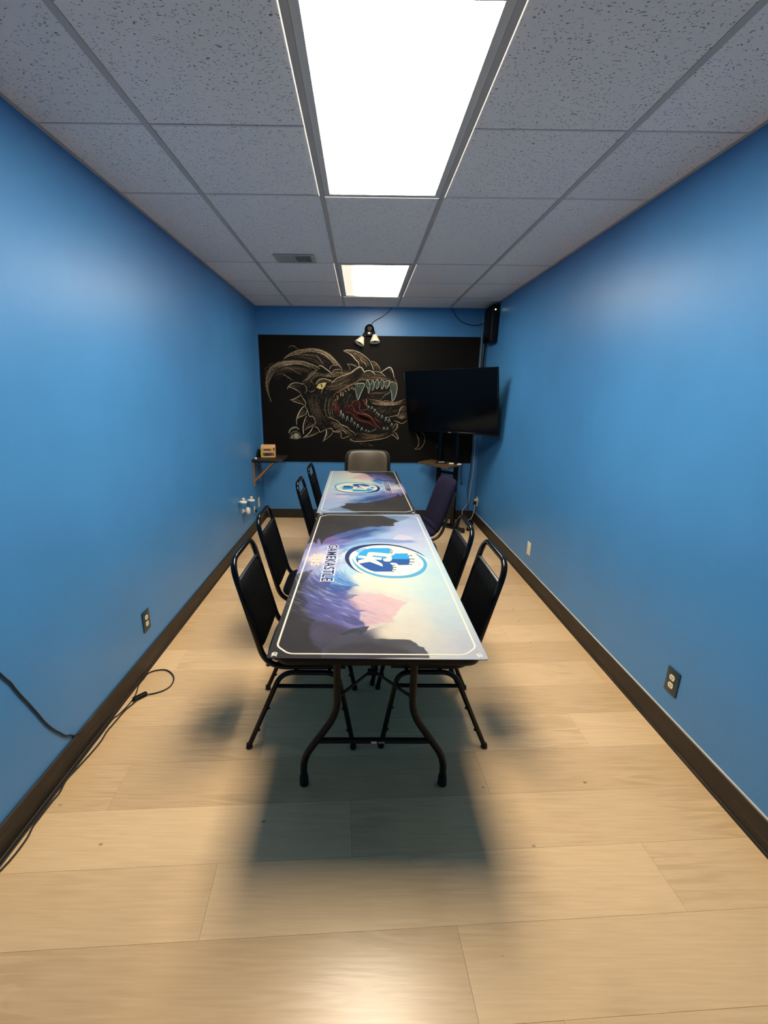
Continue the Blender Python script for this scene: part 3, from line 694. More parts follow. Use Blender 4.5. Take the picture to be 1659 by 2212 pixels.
emblem([[(305, 378), (325, 320), (380, 265), (450, 220), (570, 192), (860, 190), (885, 215), (890, 250), (870, 290), (920, 320), (960, 300), (975, 282), (1150, 282), (1205, 320), (1225, 378)]], 'castle_tower', 'ink_sky', ZP)
emblem([[(305, 380), (1228, 380), (1222, 440), (1200, 478), (1035, 480), (1000, 450), (950, 440), (880, 440), (930, 485), (945, 530), (920, 592), (630, 592), (540, 565), (450, 520), (380, 470), (330, 430)]], 'castle_tower', 'ink_blue', ZP)
tk = []
for x0, x1, y in ((860, 915, 210), (885, 938, 240), (885, 935, 272), (1155, 1200, 290), (1205, 1270, 320), (1225, 1308, 378), (1220, 1308, 428), (1200, 1265, 470), (930, 972, 482), (945, 998, 520), (940, 990, 560), (920, 955, 592)):
    tk.append([(x0, y - 5), (x1, y - 5), (x1, y + 5), (x0, y + 5)])
for q in tk: emblem([q], 'battlement', 'ink_dark', ZP)
# the two letters of the emblem
def fat(pts, wpx):
    P = [np.array(KL(*q)) for q in pts]; return P
emblem([[(500, 300), (515, 272), (560, 262), (700, 272), (870, 290), (905, 318), (880, 345), (830, 342), (700, 328), (600, 318), (575, 330), (500, 340)],
        [(830, 300), (880, 295), (912, 328), (922, 375), (910, 408), (870, 425), (800, 420), (772, 405), (770, 378), (820, 374), (836, 345)],
        [(495, 300), (560, 300), (588, 332), (610, 346), (745, 356), (745, 398), (640, 388), (560, 388), (500, 378)]], 'letter_g', 'ink_cream', ZP + .0007)
emblem([[(345, 318), (500, 335), (600, 350), (600, 388), (345, 356)], [(345, 405), (470, 375), (600, 382), (545, 428), (345, 460)], [(600, 382), (545, 428), (765, 510), (755, 465), (640, 396)]], 'letter_k', 'ink_cream', ZP + .0008)
# small corner marks
for sx in (-1, 1):
    for sy in (-1, 1):
        put_text('corner_mark', 'GK', sx * .337 + (-.001), sy * .890, .027, .019, 'ink_cream', mat1, ZP - .0004, R90, offset=.05, space=.8)
mat2 = copy_tree(mat1)
mat2.location = (.032, 4.005, MZ); mat2.rotation_euler = (0, 0, math.pi + .012)
tag(mat2, 'long printed play mat on the far table, turned the other way round', 'play mat', 'printed play mats')

# ================================================================ CHAIRS
def stacking_chair():
    e = empty('stacking_chair')
    r = .0132
    # one bent tube: back hoop and seat rails
    def hoop(s):  # local x = front, y = side
        return [(.20, s * .178, .412), (-.150, s * .178, .405), (-.272, s * .176, .895), ]
    L = hoop(-1); Rr = hoop(1)
    path = fillet([L[0], L[1], L[2], Rr[2], Rr[1], Rr[0]], [0, .09, .085, .085, .09, 0], 8)
    MB().tube(path, r, 10).obj('back_frame', 'black_powder', e)
    # back panel between the uprights, open slot above it
    def bk(y, z, t): # point on the leaning back plane at height z
        k = (z - .405) / (.895 - .405); return (-.150 - .122 * k + t, y, z)
    MB().cushion(.340, .318, .030, lambda a, b, c: bk(a, .640 + b, c), 12, 12, p=9).obj('backrest', 'black_vinyl', e)
    MB().tube([bk(-.172, .804, 0), bk(.172, .804, 0)], .0085, 8).obj('back_crossbar', 'black_powder', e)
    # padded seat
    MB().cushion(.40, .39, .058, lambda a, b, c: (.045 + a, b, .448 + c), 14, 14, p=5).obj('seat', 'black_vinyl', e)
    for s in (-1, 1):
        y0 = s * .19; yf = s * .213
        p = fillet([(-.240, yf, .012), (-.082, y0, .385), (.168, y0, .385), (.237, yf, .012)], [0, .06, .06, 0], 7)
        h = len(p) // 2
        lg1 = MB().tube(p[:h + 1], .0115, 10).obj('leg', 'black_powder', e); lg2 = MB().tube(p[h:], .0115, 10).obj('leg', 'black_powder', e)
        MB().lathe([(.013, 0), (.0145, .003), (.014, .02), (.012, .024)], (-.240, yf, 0), seg=12).obj('foot_cap', 'rubber', lg1)
        MB().lathe([(.013, 0), (.0145, .003), (.014, .02), (.012, .024)], (.237, yf, 0), seg=12).obj('foot_cap', 'rubber', lg2)
        MB().tube([(-.108, s * .194, .318), (.178, s * .194, .318)], .009, 8).obj('stretcher', 'black_powder', e)
        for (x0, x1, lg) in ((-.240, -.082, lg1), (.237, .168, lg2)):
            for k in (.22, .52):
                x = x0 + (x1 - x0) * k; z = .012 + .373 * k; yy = yf + (y0 - yf) * k
                MB().lathe([(.006, 0), (.007, .004), (.004, .009)], (x + (.009 if x < 0 else -.009), yy, z), (1 if x < 0 else -1, 0, 0), seg=8).obj('stacking_bumper', 'rubber', lg)
    MB().tube([(-.02, -.19, .389), (-.02, .19, .389)], .009, 8).obj('seat_crossbar', 'black_powder', e)
    MB().tube([(.13, -.19, .389), (.13, .19, .389)], .009, 8).obj('seat_crossbar', 'black_powder', e)
    return e
ch0 = stacking_chair()
spots = [(-.262, 1.895, .0, 'black stacking chair nearest the camera on the left side of the tables'),
         (-.306, 2.545, .01, 'second black stacking chair from the camera on the left side of the tables'),
         (-.228, 3.555, .0, 'third black stacking chair from the camera on the left side of the tables'),
         (-.226, 4.300, .0, 'farthest black stacking chair on the left side, closest to the corner shelf'),
         (.340, 1.905, math.pi, 'black stacking chair nearest the camera on the right side of the tables'),
         (.312, 2.362, math.pi - .01, 'black stacking chair right of the tables, between another black chair and the navy one')]
for i, (x, y, a, lab) in enumerate(spots):
    o = ch0 if i == 0 else copy_tree(ch0)
    o.location = (x, y, 0); o.rotation_euler = (0, 0, a); tag(o, lab, 'chair', 'black stacking chairs')

# navy padded chair at the far table
e = empty('padded_chair', (.445, 3.72, 0), math.pi + .19)
p = fillet([(.20, -.20, .40), (-.185, -.20, .39), (-.30, -.195, .80)], [0, .12, 0], 7)
for s in (-1, 1):
    MB().tube([(q[0], -s * q[1], q[2]) for q in p], .0125, 10).obj('back_post', 'bronze_frame', e)
    y = s * .2
    pl = fillet([(-.25, y * 1.06, .012), (-.13, y, .39), (.16, y, .39), (.22, y * 1.06, .012)], [0, .06, .06, 0], 6); h = len(pl) // 2
    for q in (pl[:h + 1], pl[h:]):
        lg = MB().tube(q, .0115, 10).obj('leg', 'bronze_frame', e)
        fx = q[0] if q[0][2] < q[-1][2] else q[-1]
        MB().lathe([(.013, 0), (.0145, .003), (.014, .02), (.012, .024)], (fx[0], fx[1], 0), seg=12).obj('foot_cap', 'rubber', lg)
MB().tube([(.10, -.2, .389), (.10, .2, .389)], .009, 8).obj('seat_crossbar', 'bronze_frame', e)
def bk(a, b, c):
    z = .66 + b; k = (z - .40) / .45; return (-.175 - .15 * k + c + .012 + .02 * (a / .2) ** 2, a, z)
MB().cushion(.37, .46, .075, bk, 20, 20, p=8).obj('backrest', 'navy_fabric', e)
MB().cushion(.42, .42, .075, lambda a, b, c: (.03 + a, b, .445 + c), 16, 16, p=5).obj('seat', 'navy_fabric', e)
MB().cushion(.36, .10, .05, lambda a, b, c: (-.165 + c, a, .475 + b * .8), 12, 8, p=4).obj('lumbar_flap', 'navy_fabric', e)
tag(e, 'navy blue padded fabric chair with bronze frame pushed in at the far table', 'chair')

# brown vinyl chair at the head of the far table
e = empty('head_chair', (.074, 5.16, 0), -math.pi / 2)
def hb(a, b, c):
    z = .71 + b; k = (z - .45) / .47; return (-.12 - .07 * k + c + .05 * (a / .24) ** 2, a, z)
sh = MB().cushion(.545, .46, .03, lambda a, b, c: hb(a, b - .012, c - .035), 16, 16, p=6).obj('back_shell', 'black_plastic', e)
MB().cushion(.475, .43, .055, hb, 18, 18, p=6).obj('backrest', 'brown_vinyl', e)
MB().cushion(.46, .47, .07, lambda a, b, c: (.11 + a, b, .455 + c), 16, 16, p=5).obj('seat', 'brown_vinyl', e)
for s in (-1, 1):
    MB().tube(fillet([(-.165, s * .235, .80), (-.135, s * .235, .42), (.30, s * .215, .41)], [0, .06, 0], 6), .012, 10).obj('side_rail', 'black_powder', e)
    for x0, x1 in ((-.20, -.12), (.30, .26)):
        lg = MB().tube([(x0, s * .235, .012), (x1, s * .222, .415)], .0115, 10).obj('leg', 'black_powder', e)
        MB().lathe([(.013, 0), (.0145, .003), (.014, .02), (.012, .024)], (x0, s * .235, 0), seg=12).obj('foot_cap', 'rubber', lg)
tag(e, 'brown vinyl padded chair at the head of the far table before the chalkboard', 'chair')

# ================================================================ CHALKBOARD with the chalk dragon
BX0, BX1, BZ0, BZ1 = -1.222, 1.386, .738, 2.222
YBD = YB - .012
cb = empty('chalkboard', (0, YB, BZ0))
pb = MB().rbox(BX0, BX1, -.012, -.001, 0, BZ1 - BZ0, r=.002, seg=1).obj('board_panel', 'board_black', cb, smooth=False)
tag(cb, 'wide black chalkboard on the end wall with a roaring chalk dragon head', 'chalkboard')
CROPS = {'A': (530, 630, 2.8603), 'B': (570, 740, 9.7588), 'C': (700, 740, 8.7316), 'D': (600, 840, 11.85), 'E': (710, 840, 9.2167)}
def cpt(c, x, y):
    ox, oy, s = CROPS[c]; P = at(ox + x / s, oy + y / s, 1, YBD); return (P[0], P[2])
PX = .0053
layers = {}; PID = [0]
lay_i = [0]
def ribbon(pts, width, key, part):
    """thin chalk stroke on the board; pts are (x, z) on the board"""
    P = [np.array(p) for p in pts]; n = len(P)
    if n < 2: return
    lay_i[0] += 1; off = .0004 + (lay_i[0] % 60) * .00001
    vs = []; fs = []
    for i in range(n):
        d = P[min(i + 1, n - 1)] - P[max(i - 1, 0)]; d = d / (np.linalg.norm(d) + 1e-9); nn = np.array([-d[1], d[0]])
        t = i / (n - 1); ww = width * (.35 + .65 * math.sin(math.pi * min(1, max(0, .08 + .9 * t))) ** .5) / 2
        for sgn in (1, -1): q = P[i] + nn * ww * sgn; vs.append((q[0], -.012 - off, q[1] - BZ0))
    for i in range(n - 1): fs.append((2 * i, 2 * i + 1, 2 * i + 3, 2 * i + 2))
    layers.setdefault((part, PID[0], key), MB()).add(vs, fs)
def stroke(c, pts, key='cream', part='chalk_outline', wpx=1.0, copies=0, jit=1.2, ckey=None):
    P = smooth_path([cpt(c, *p) for p in pts], 6)
    ribbon(P, wpx * PX, key, part)
    for i in range(copies):
        j = np.array([random.gauss(0, jit * PX), random.gauss(0, jit * PX)]); j2 = np.array([random.gauss(0, jit * PX), random.gauss(0, jit * PX)])
        n = len(P); a = random.randint(0, max(0, n // 3)); b = random.randint(max(a + 2, 2 * n // 3), n)
        Q = [p + j * (1 - k / n) + j2 * (k / n) for k, p in enumerate(P)][a:b]
        if len(Q) > 1: ribbon(Q, wpx * PX * random.uniform(.4, .8), ckey or 'brown', part)
def between(c, A, B, n, key='brown', part='chalk_shading', wpx=.7, jit=.9, t0=0, t1=1):
    wpx *= .7; n = int(n * 1.4)
    """loose strokes filling the area between two curves"""
    a = smooth_path([cpt(c, *p) for p in A], 8); b = smooth_path([cpt(c, *p) for p in B], 8); m = 30
    ra = [a[int(k * (len(a) - 1) / m)] for k in range(m + 1)]; rb = [b[int(k * (len(b) - 1) / m)] for k in range(m + 1)]
    for i in range(n):
        t = t0 + (t1 - t0) * random.random(); s = random.randint(0, m // 2); e_ = random.randint(s + 6, m) if s + 6 < m else m
        j = np.array([random.gauss(0, jit * PX), random.gauss(0, jit * PX)])
        ribbon([ra[k] * (1 - t) + rb[k] * t + j * math.sin(k / m * 3) for k in range(s, e_ + 1)], wpx * PX * random.uniform(.5, 1.2), key, part)
def fill(c, pts, key, part, sm=True):
    P = [cpt(c, *p) for p in pts]
    if sm: P = [tuple(p) for p in smooth_path(P, 5, True)]
    lay_i[0] += 1; off = .0002 + (lay_i[0] % 30) * .000005
    layers.setdefault((part, PID[0], key), MB()).add([(p[0], -.012 - off, p[1] - BZ0) for p in P], [tuple(range(len(P)))])
def scribble(c, x0, x1, y0, y1, n, key, part, ln=18, ang=1.2, spread=.5, wpx=.6):
    s = CROPS[c][2]
    for i in range(n):
        x = random.uniform(x0, x1); y = random.uniform(y0, y1); a = ang + random.gauss(0, spread); l = ln * random.uniform(.4, 1.2)
        stroke(c, [(x, y), (x + l * .5 * math.cos(a) + random.gauss(0, 1), y + l * .5 * math.sin(a)), (x + l * math.cos(a), y + l * math.sin(a))], key, part, wpx)
# swept-back horns
h1o = [(420, 345), (520, 260), (660, 185), (820, 145), (1000, 125), (1180, 150), (1340, 220), (1470, 330), (1580, 460), (1630, 540)]
h1i = [(420, 345), (560, 280), (720, 240), (860, 200), (1000, 185), (1160, 215), (1300, 280), (1400, 370), (1470, 450), (1500, 490)]
stroke('B', h1o, 'cream', 'chalk_horn', 1.1, 4, 1.6); stroke('B', h1i, 'brown', 'chalk_horn', .8, 3, 1.6); between('B', h1o, h1i, 26, 'brown', 'chalk_horn', .8); between('B', h1o[4:], h1i[4:], 12, 'cream', 'chalk_horn', .6)
stroke('B', [(510, 100), (580, 62), (640, 70), (690, 120), (760, 145)], 'brown', 'chalk_horn', .9, 1)
between('B', [(480, 350), (700, 260), (900, 240), (1120, 270), (1230, 400), (1280, 480)], [(560, 380), (760, 330), (900, 330), (1050, 360), (1150, 440), (1200, 490)], 16, 'dim', 'chalk_horn', .8)
stroke('B', [(1090, 255), (1150, 330), (1220, 400), (1270, 480)], 'brown', 'chalk_horn', .7, 2)
PID[0] += 1
h2o = [(150, 1250), (90, 1080), (50, 930), (50, 800), (90, 660), (160, 530), (280, 450), (440, 405), (640, 390), (820, 400), (980, 450), (1120, 510), (1180, 560)]
h2i = [(160, 1250), (110, 1080), (90, 950), (120, 800), (190, 680), (280, 560), (400, 500), (560, 470), (720, 460), (860, 490), (960, 550), (1020, 600)]
stroke('B', h2o, 'brown', 'chalk_horn', 1.1, 4, 1.5); stroke('B', h2o[4:], 'cream', 'chalk_horn', .9, 3, 1.5); between('B', h2o, h2i, 26, 'brown', 'chalk_horn', .8); between('B', h2o[5:], h2i[5:], 12, 'cream', 'chalk_horn', .55)
stroke('B', [(300, 530), (470, 530), (600, 570), (700, 640), (800, 680)], 'brown', 'chalk_horn', .8, 3); stroke('B', [(10, 580), (60, 520), (150, 520)], 'brown', 'chalk_horn', .7, 1); stroke('B', [(90, 480), (160, 440), (200, 460)], 'dim', 'chalk_horn', .7, 1); stroke('B', [(25, 710), (60, 620), (130, 560)], 'dim', 'chalk_horn', .8, 1)
between('B', [(220, 680), (360, 640), (480, 690), (600, 780), (720, 840)], [(240, 700), (380, 690), (500, 740), (600, 800), (700, 850)], 9, 'brown', 'chalk_horn', .7)
stroke('B', [(1150, 495), (1210, 490), (1300, 550), (1370, 600), (1420, 645)], 'white', 'chalk_horn', 1.2, 1)
stroke('B', [(1380, 560), (1430, 490), (1520, 470), (1600, 500), (1650, 560)], 'cream', 'chalk_outline', .8, 2)
# brow, muzzle and nose
stroke('B', [(1120, 570), (1020, 640), (930, 760), (860, 800), (800, 850)], 'brown', 'chalk_outline', .9, 4); stroke('B', [(1130, 560), (1020, 690), (900, 800)], 'cream', 'chalk_outline', .7, 2)
between('B', [(1030, 660), (1200, 640), (1400, 700), (1650, 690)], [(1000, 720), (1200, 700), (1330, 720), (1560, 730)], 12, 'brown', 'chalk_outline', .7)
stroke('B', [(1430, 640), (1480, 580), (1580, 560), (1659, 590)], 'cream', 'chalk_outline', .8, 2)
between('C', [(0, 600), (150, 570), (300, 520), (480, 540), (560, 545)], [(0, 640), (170, 620), (300, 600), (460, 600), (540, 560)], 16, 'brown', 'chalk_outline', .8)
stroke('C', [(150, 760), (220, 690), (320, 640), (430, 600), (520, 560), (600, 500), (670, 462), (710, 475), (745, 530), (765, 565)], 'cream', 'chalk_outline', 1.2, 4); stroke('C', [(520, 560), (600, 500), (670, 462), (710, 475), (745, 530), (770, 560)], 'white', 'chalk_outline', 1.1, 1)
stroke('C', [(765, 562), (800, 535), (860, 530), (910, 548), (955, 588)], 'white', 'chalk_outline', 1.0, 1); stroke('C', [(900, 545), (970, 545), (1050, 560), (1100, 590), (1160, 640)], 'cream', 'chalk_outline', .9, 2)
stroke('C', [(1075, 565), (1120, 530), (1180, 490), (1230, 465), (1270, 485), (1295, 540), (1310, 600), (1320, 650)], 'white', 'chalk_outline', 1.3, 1); stroke('C', [(1320, 640), (1335, 690), (1365, 740), (1375, 800)], 'brown', 'chalk_outline', 1.2, 3, .9, 'rust')
stroke('C', [(1220, 510), (1245, 500), (1255, 530), (1235, 550)], 'brown', 'chalk_outline', 1.0, 1)
PID[0] += 1; stroke('C', [(435, 405), (520, 410), (580, 430), (625, 465)], 'cream', 'chalk_horn', .8, 2); stroke('C', [(440, 410), (475, 450), (490, 520)], 'cream', 'chalk_horn', .7, 1)
PID[0] += 1
n1o = [(365, 155), (450, 140), (560, 150), (660, 185), (760, 250), (850, 330), (900, 420), (930, 515)]; n1i = [(365, 155), (460, 200), (530, 250), (590, 320), (640, 370), (660, 420), (655, 460)]
stroke('C', n1o, 'white', 'chalk_horn', 1.0, 2, .8, 'cream'); stroke('C', n1i, 'white', 'chalk_horn', .9, 2, .8, 'cream'); between('C', n1o, n1i, 24, 'brown', 'chalk_horn', .7)
stroke('C', [(680, 300), (720, 350), (780, 400), (800, 450)], 'cream', 'chalk_horn', .7, 3)
PID[0] += 1
n2 = [(890, 350), (960, 370), (1020, 430), (1050, 480), (1060, 545)]; stroke('C', n2, 'cream', 'chalk_horn', .9, 2, .8, 'rust'); between('C', n2, [(900, 380), (930, 430), (945, 500), (950, 540)], 10, 'brown', 'chalk_horn', .7)
PID[0] += 1
# eye
stroke('B', [(1100, 880), (1130, 820), (1200, 770), (1290, 770), (1380, 800), (1500, 830)], 'cream', 'chalk_eye', 1.1, 3)
fill('B', [(1110, 945), (1150, 880), (1220, 855), (1320, 840), (1290, 920), (1240, 980), (1170, 975)], 'yellow', 'chalk_eye', False)
fill('B', [(1195, 880), (1225, 880), (1235, 915), (1235, 945), (1212, 935)], 'black', 'chalk_eye'); stroke('B', [(1150, 940), (1185, 890), (1260, 865)], 'black', 'chalk_eye', .5); stroke('B', [(1180, 960), (1250, 930), (1290, 880)], 'black', 'chalk_eye', .4)
stroke('B', [(1230, 980), (1225, 1020), (1205, 1055)], 'yellow', 'chalk_eye', .9); between('B', [(1100, 890), (1130, 820), (1210, 780), (1310, 810)], [(1120, 920), (1160, 870), (1230, 840), (1320, 835)], 8, 'brown', 'chalk_eye', .8)
stroke('B', [(980, 800), (1020, 840), (1060, 900)], 'brown', 'chalk_outline', .7, 2); stroke('B', [(940, 1010), (1000, 1040), (1060, 1010), (1100, 950)], 'brown', 'chalk_outline', .7, 2); stroke('B', [(1440, 830), (1430, 900), (1420, 940)], 'brown', 'chalk_outline', .9, 1)
# cheek spikes and jaw frill
def spike(c, a, b, part='chalk_spike', n=9, tipw='white'):
    PID[0] += 1; stroke(c, a, tipw, part, .9, 1, .8, 'cream'); stroke(c, b, 'cream', part, .8, 2, .8); between(c, a, b, n, 'brown', part, .7)
spike('B', [(495, 975), (540, 900), (620, 855), (720, 850), (830, 880)], [(500, 930), (600, 960), (700, 1010), (790, 1080)], n=16); stroke('B', [(830, 850), (890, 930), (900, 1010), (860, 1080)], 'brown', 'chalk_outline', 1, 4)
spike('D', [(315, 285), (400, 265), (500, 215), (605, 150)], [(340, 290), (480, 345), (600, 380), (680, 405)], n=9)
stroke('D', [(610, 170), (640, 240), (700, 310), (715, 380), (700, 430)], 'cream', 'chalk_outline', .9, 2)
spike('D', [(490, 920), (485, 780), (530, 640), (600, 520), (690, 430)], [(460, 840), (520, 750), (620, 700), (720, 640), (750, 560)], n=14); stroke('D', [(700, 440), (750, 530), (780, 620), (805, 700), (880, 700), (930, 760), (960, 860), (930, 940)], 'cream', 'chalk_outline', .9, 2)
spike('D', [(665, 1150), (650, 980), (680, 830), (740, 690)], [(690, 1050), (780, 1000), (870, 950), (930, 900)], n=8)
spike('D', [(640, 1255), (760, 1170), (850, 1070), (905, 960)], [(680, 1250), (830, 1220), (960, 1160), (1060, 1100)], n=8); stroke('D', [(920, 960), (1010, 990), (1060, 1060), (1090, 1110), (1190, 1060), (1290, 1020), (1370, 1020), (1420, 1080), (1520, 1110), (1620, 1090)], 'cream', 'chalk_outline', 1.0, 2)
spike('D', [(1160, 1350), (1210, 1230), (1240, 1130), (1240, 1050)], [(1170, 1330), (1270, 1260), (1370, 1170), (1410, 1090)], n=6)
scribble('D', 760, 1250, 80, 1000, 70, 'dim', 'chalk_shading', 80, 1.3, .6); scribble('D', 820, 1250, 150, 950, 16, 'brown', 'chalk_shading', 70, 1.2, .9)
for x in (1220, 1290, 1330, 1390): stroke('D', [(x + 30, 250), (x, 420), (x, 560), (x + 40, 690), (x + 110, 760)], 'brown', 'chalk_outline', .7, 2)
# gums and teeth of the upper jaw
stroke('C', [(180, 1010), (240, 940), (330, 880), (420, 830), (500, 790), (600, 750), (690, 690), (800, 700), (950, 690), (1090, 690), (1230, 720), (1340, 760)], 'rust', 'chalk_gums', 1.4, 6, 1.6, 'rust')
stroke('C', [(250, 950), (360, 880), (500, 810), (600, 770)], 'brown', 'chalk_gums', 1.0, 4)
def tooth(c, pts, line='fangline', key='fang', w=.8):
    PID[0] += 1; fill(c, pts, key, 'chalk_tooth', False); stroke(c, pts, line, 'chalk_tooth', w, 0); PID[0] += 1
tooth('C', [(580, 790), (650, 770), (740, 770), (768, 800), (740, 860), (690, 970), (640, 1080), (605, 960), (585, 860)], w=1.0)
tooth('C', [(785, 770), (820, 700), (850, 760), (870, 840), (840, 955), (825, 870), (795, 810)])
tooth('C', [(880, 790), (910, 710), (945, 760), (945, 840), (912, 905), (905, 850)]); tooth('C', [(955, 760), (1000, 700), (1035, 750), (1035, 820), (992, 875), (980, 820)]); tooth('C', [(1050, 750), (1090, 700), (1130, 740), (1130, 810), (1092, 880), (1075, 820)])
tooth('C', [(1140, 740), (1190, 720), (1240, 730), (1225, 800), (1175, 868), (1155, 810)]); tooth('C', [(1225, 760), (1300, 740), (1370, 790), (1375, 900), (1340, 1030), (1285, 1100), (1275, 960), (1245, 870)], w=1.0)
for (x, y, l) in ((240, 990, 90), (300, 930, 80), (340, 920, 90), (390, 890, 40), (450, 850, 55), (500, 830, 40), (540, 830, 70)):
    PID[0] += 1; stroke('C', [(x, y), (x + 18, y + l), (x + 32, y + 10)], 'cream', 'chalk_tooth', .7, 1)
PID[0] += 1
stroke('C', [(1250, 860), (1230, 940), (1150, 990), (1090, 1060), (1060, 1090)], 'fang', 'chalk_tooth', 1.6, 5, 1.6, 'fang'); stroke('C', [(820, 970), (960, 950), (1080, 950), (1200, 920)], 'red', 'chalk_gums', .9, 5, 2, 'rust')
scribble('C', 820, 1060, 980, 1080, 16, 'rust', 'chalk_gums', 40, 1.8, .7)
# tongue and mouth
tg = [(250, 480), (310, 360), (400, 320), (480, 350), (520, 440), (620, 490), (760, 520), (860, 580), (920, 680), (1000, 770), (1040, 820), (960, 770), (860, 720), (780, 670), (640, 640), (540, 590), (460, 500), (380, 470), (310, 470)]
fill('E', tg, 'redfill', 'chalk_tongue', False); stroke('E', tg[1:11], 'red', 'chalk_tongue', 1.0, 4, 1.2, 'red'); stroke('E', tg[11:], 'red', 'chalk_tongue', .9, 3, 1.2, 'red')
stroke('E', [(590, 450), (700, 480), (820, 540), (880, 620), (960, 730)], 'red', 'chalk_tongue', 1.0, 4, 1, 'rust'); fill('E', [(580, 510), (700, 540), (800, 590), (830, 630), (700, 610), (600, 560)], 'black', 'chalk_tongue')
fill('E', [(450, 270), (520, 220), (600, 250), (630, 330), (600, 390), (540, 350)], 'redfill', 'chalk_tongue'); stroke('E', [(470, 260), (540, 230), (620, 290), (610, 390), (640, 430), (760, 410), (880, 490)], 'red', 'chalk_tongue', .8, 4, 1.4, 'red')
between('E', [(620, 210), (680, 230), (690, 300), (650, 350)], [(760, 200), (740, 270), (750, 320), (780, 350)], 16, 'red', 'chalk_tongue', .8); stroke('E', [(740, 200), (760, 250), (745, 310), (790, 360)], 'cream', 'chalk_outline', .9, 1)
between('E', [(90, 200), (100, 330), (110, 440), (180, 570)], [(190, 190), (200, 300), (220, 420), (240, 560)], 18, 'red', 'chalk_gums', .7); stroke('E', [(160, 170), (120, 230), (90, 290), (130, 350), (120, 440)], 'red', 'chalk_gums', .9, 3)
stroke('E', [(920, 540), (940, 600), (1000, 640), (1060, 680)], 'red', 'chalk_gums', .8, 4, 1.4, 'red')
# lower jaw
stroke('E', [(0, 560), (90, 600), (180, 640), (250, 710), (370, 760), (420, 820), (500, 870), (540, 920)], 'cream', 'chalk_outline', 1.0, 3); stroke('E', [(150, 830), (240, 820), (310, 840), (350, 890)], 'cream', 'chalk_outline', .8, 2); stroke('E', [(90, 850), (240, 860), (250, 960), (290, 985), (380, 950), (410, 960)], 'cream', 'chalk_outline', .8, 2)
stroke('E', [(430, 1000), (500, 1040), (640, 1045), (800, 1030), (950, 1010), (1100, 985), (1230, 930)], 'cream', 'chalk_outline', 1.0, 4); stroke('E', [(550, 880), (700, 900), (860, 920), (960, 905)], 'rust', 'chalk_outline', .9, 4, 1.2, 'rust'); stroke('E', [(740, 1000), (800, 970), (920, 970)], 'brown', 'chalk_outline', .7, 2)
scribble('E', 420, 650, 980, 1050, 22, 'brown', 'chalk_outline', 40, .8, 1.2); scribble('E', 460, 860, 1080, 1130, 20, 'dim', 'chalk_shading', 60, .2, .4); scribble('E', 60, 440, 720, 1000, 26, 'dim', 'chalk_shading', 60, .5, .7)
stroke('E', [(1240, 910), (1310, 940), (1370, 1000), (1385, 980), (1350, 900), (1320, 870)], 'cream', 'chalk_outline', 1.0, 2); stroke('E', [(1290, 850), (1340, 800), (1370, 720), (1330, 700), (1290, 760)], 'cream', 'chalk_outline', .9, 4); scribble('E', 1270, 1390, 720, 900, 14, 'brown', 'chalk_outline', 70, 1.7, .3)
for (x, y, l) in ((245, 420, 130), (290, 490, 110), (370, 540, 100), (460, 570, 100), (515, 650, 80), (580, 700, 80), (660, 760, 70), (745, 810, 40), (800, 830, 40), (800, 340, 50), (865, 350, 60), (920, 400, 60), (960, 460, 50), (1000, 490, 60), (1065, 520, 70), (1140, 560, 90), (1205, 590, 80), (1255, 680, 70), (1170, 760, 60), (1100, 760, 60)):
    PID[0] += 1; stroke('E', [(x - 22, y + l), (x, y), (x + 20, y + l * .9)], 'fangline', 'chalk_tooth', .75, 1, .5, 'fang'); fill('E', [(x - 18, y + l * .6), (x, y), (x + 15, y + l * .6)], 'fang', 'chalk_tooth', False)
PID[0] += 1
fill('E', [(820, 850), (940, 780), (950, 810), (850, 860)], 'fang', 'chalk_tooth', False)
# far jaw and throat
between('E', [(780, 200), (950, 220), (1100, 270), (1300, 270), (1520, 200)], [(860, 300), (1000, 330), (1150, 330), (1350, 320), (1530, 290)], 34, 'brown', 'chalk_shading', .9); scribble('E', 960, 1380, 330, 520, 40, 'dim', 'chalk_shading', 80, 2.4, .3)
stroke('E', [(1000, 200), (1060, 250), (1140, 240), (1260, 260), (1400, 260), (1520, 200)], 'brown', 'chalk_outline', .9, 3); between('E', [(1420, 380), (1480, 340), (1560, 360)], [(1330, 580), (1450, 620), (1570, 560)], 26, 'brown', 'chalk_shading', .9); stroke('E', [(1140, 570), (1250, 550), (1380, 510), (1420, 400), (1500, 350)], 'cream', 'chalk_outline', .8, 3); stroke('E', [(1300, 630), (1380, 660), (1460, 690), (1560, 630)], 'cream', 'chalk_outline', .8, 3)
scribble('E', 260, 560, 60, 330, 34, 'dim', 'chalk_shading', 90, 1.9, .25); scribble('C', 160, 700, 640, 860, 40, 'dim', 'chalk_shading', 70, -.5, .25); scribble('B', 1150, 1640, 900, 1350, 46, 'dim', 'chalk_shading', 80, 1.8, .5)
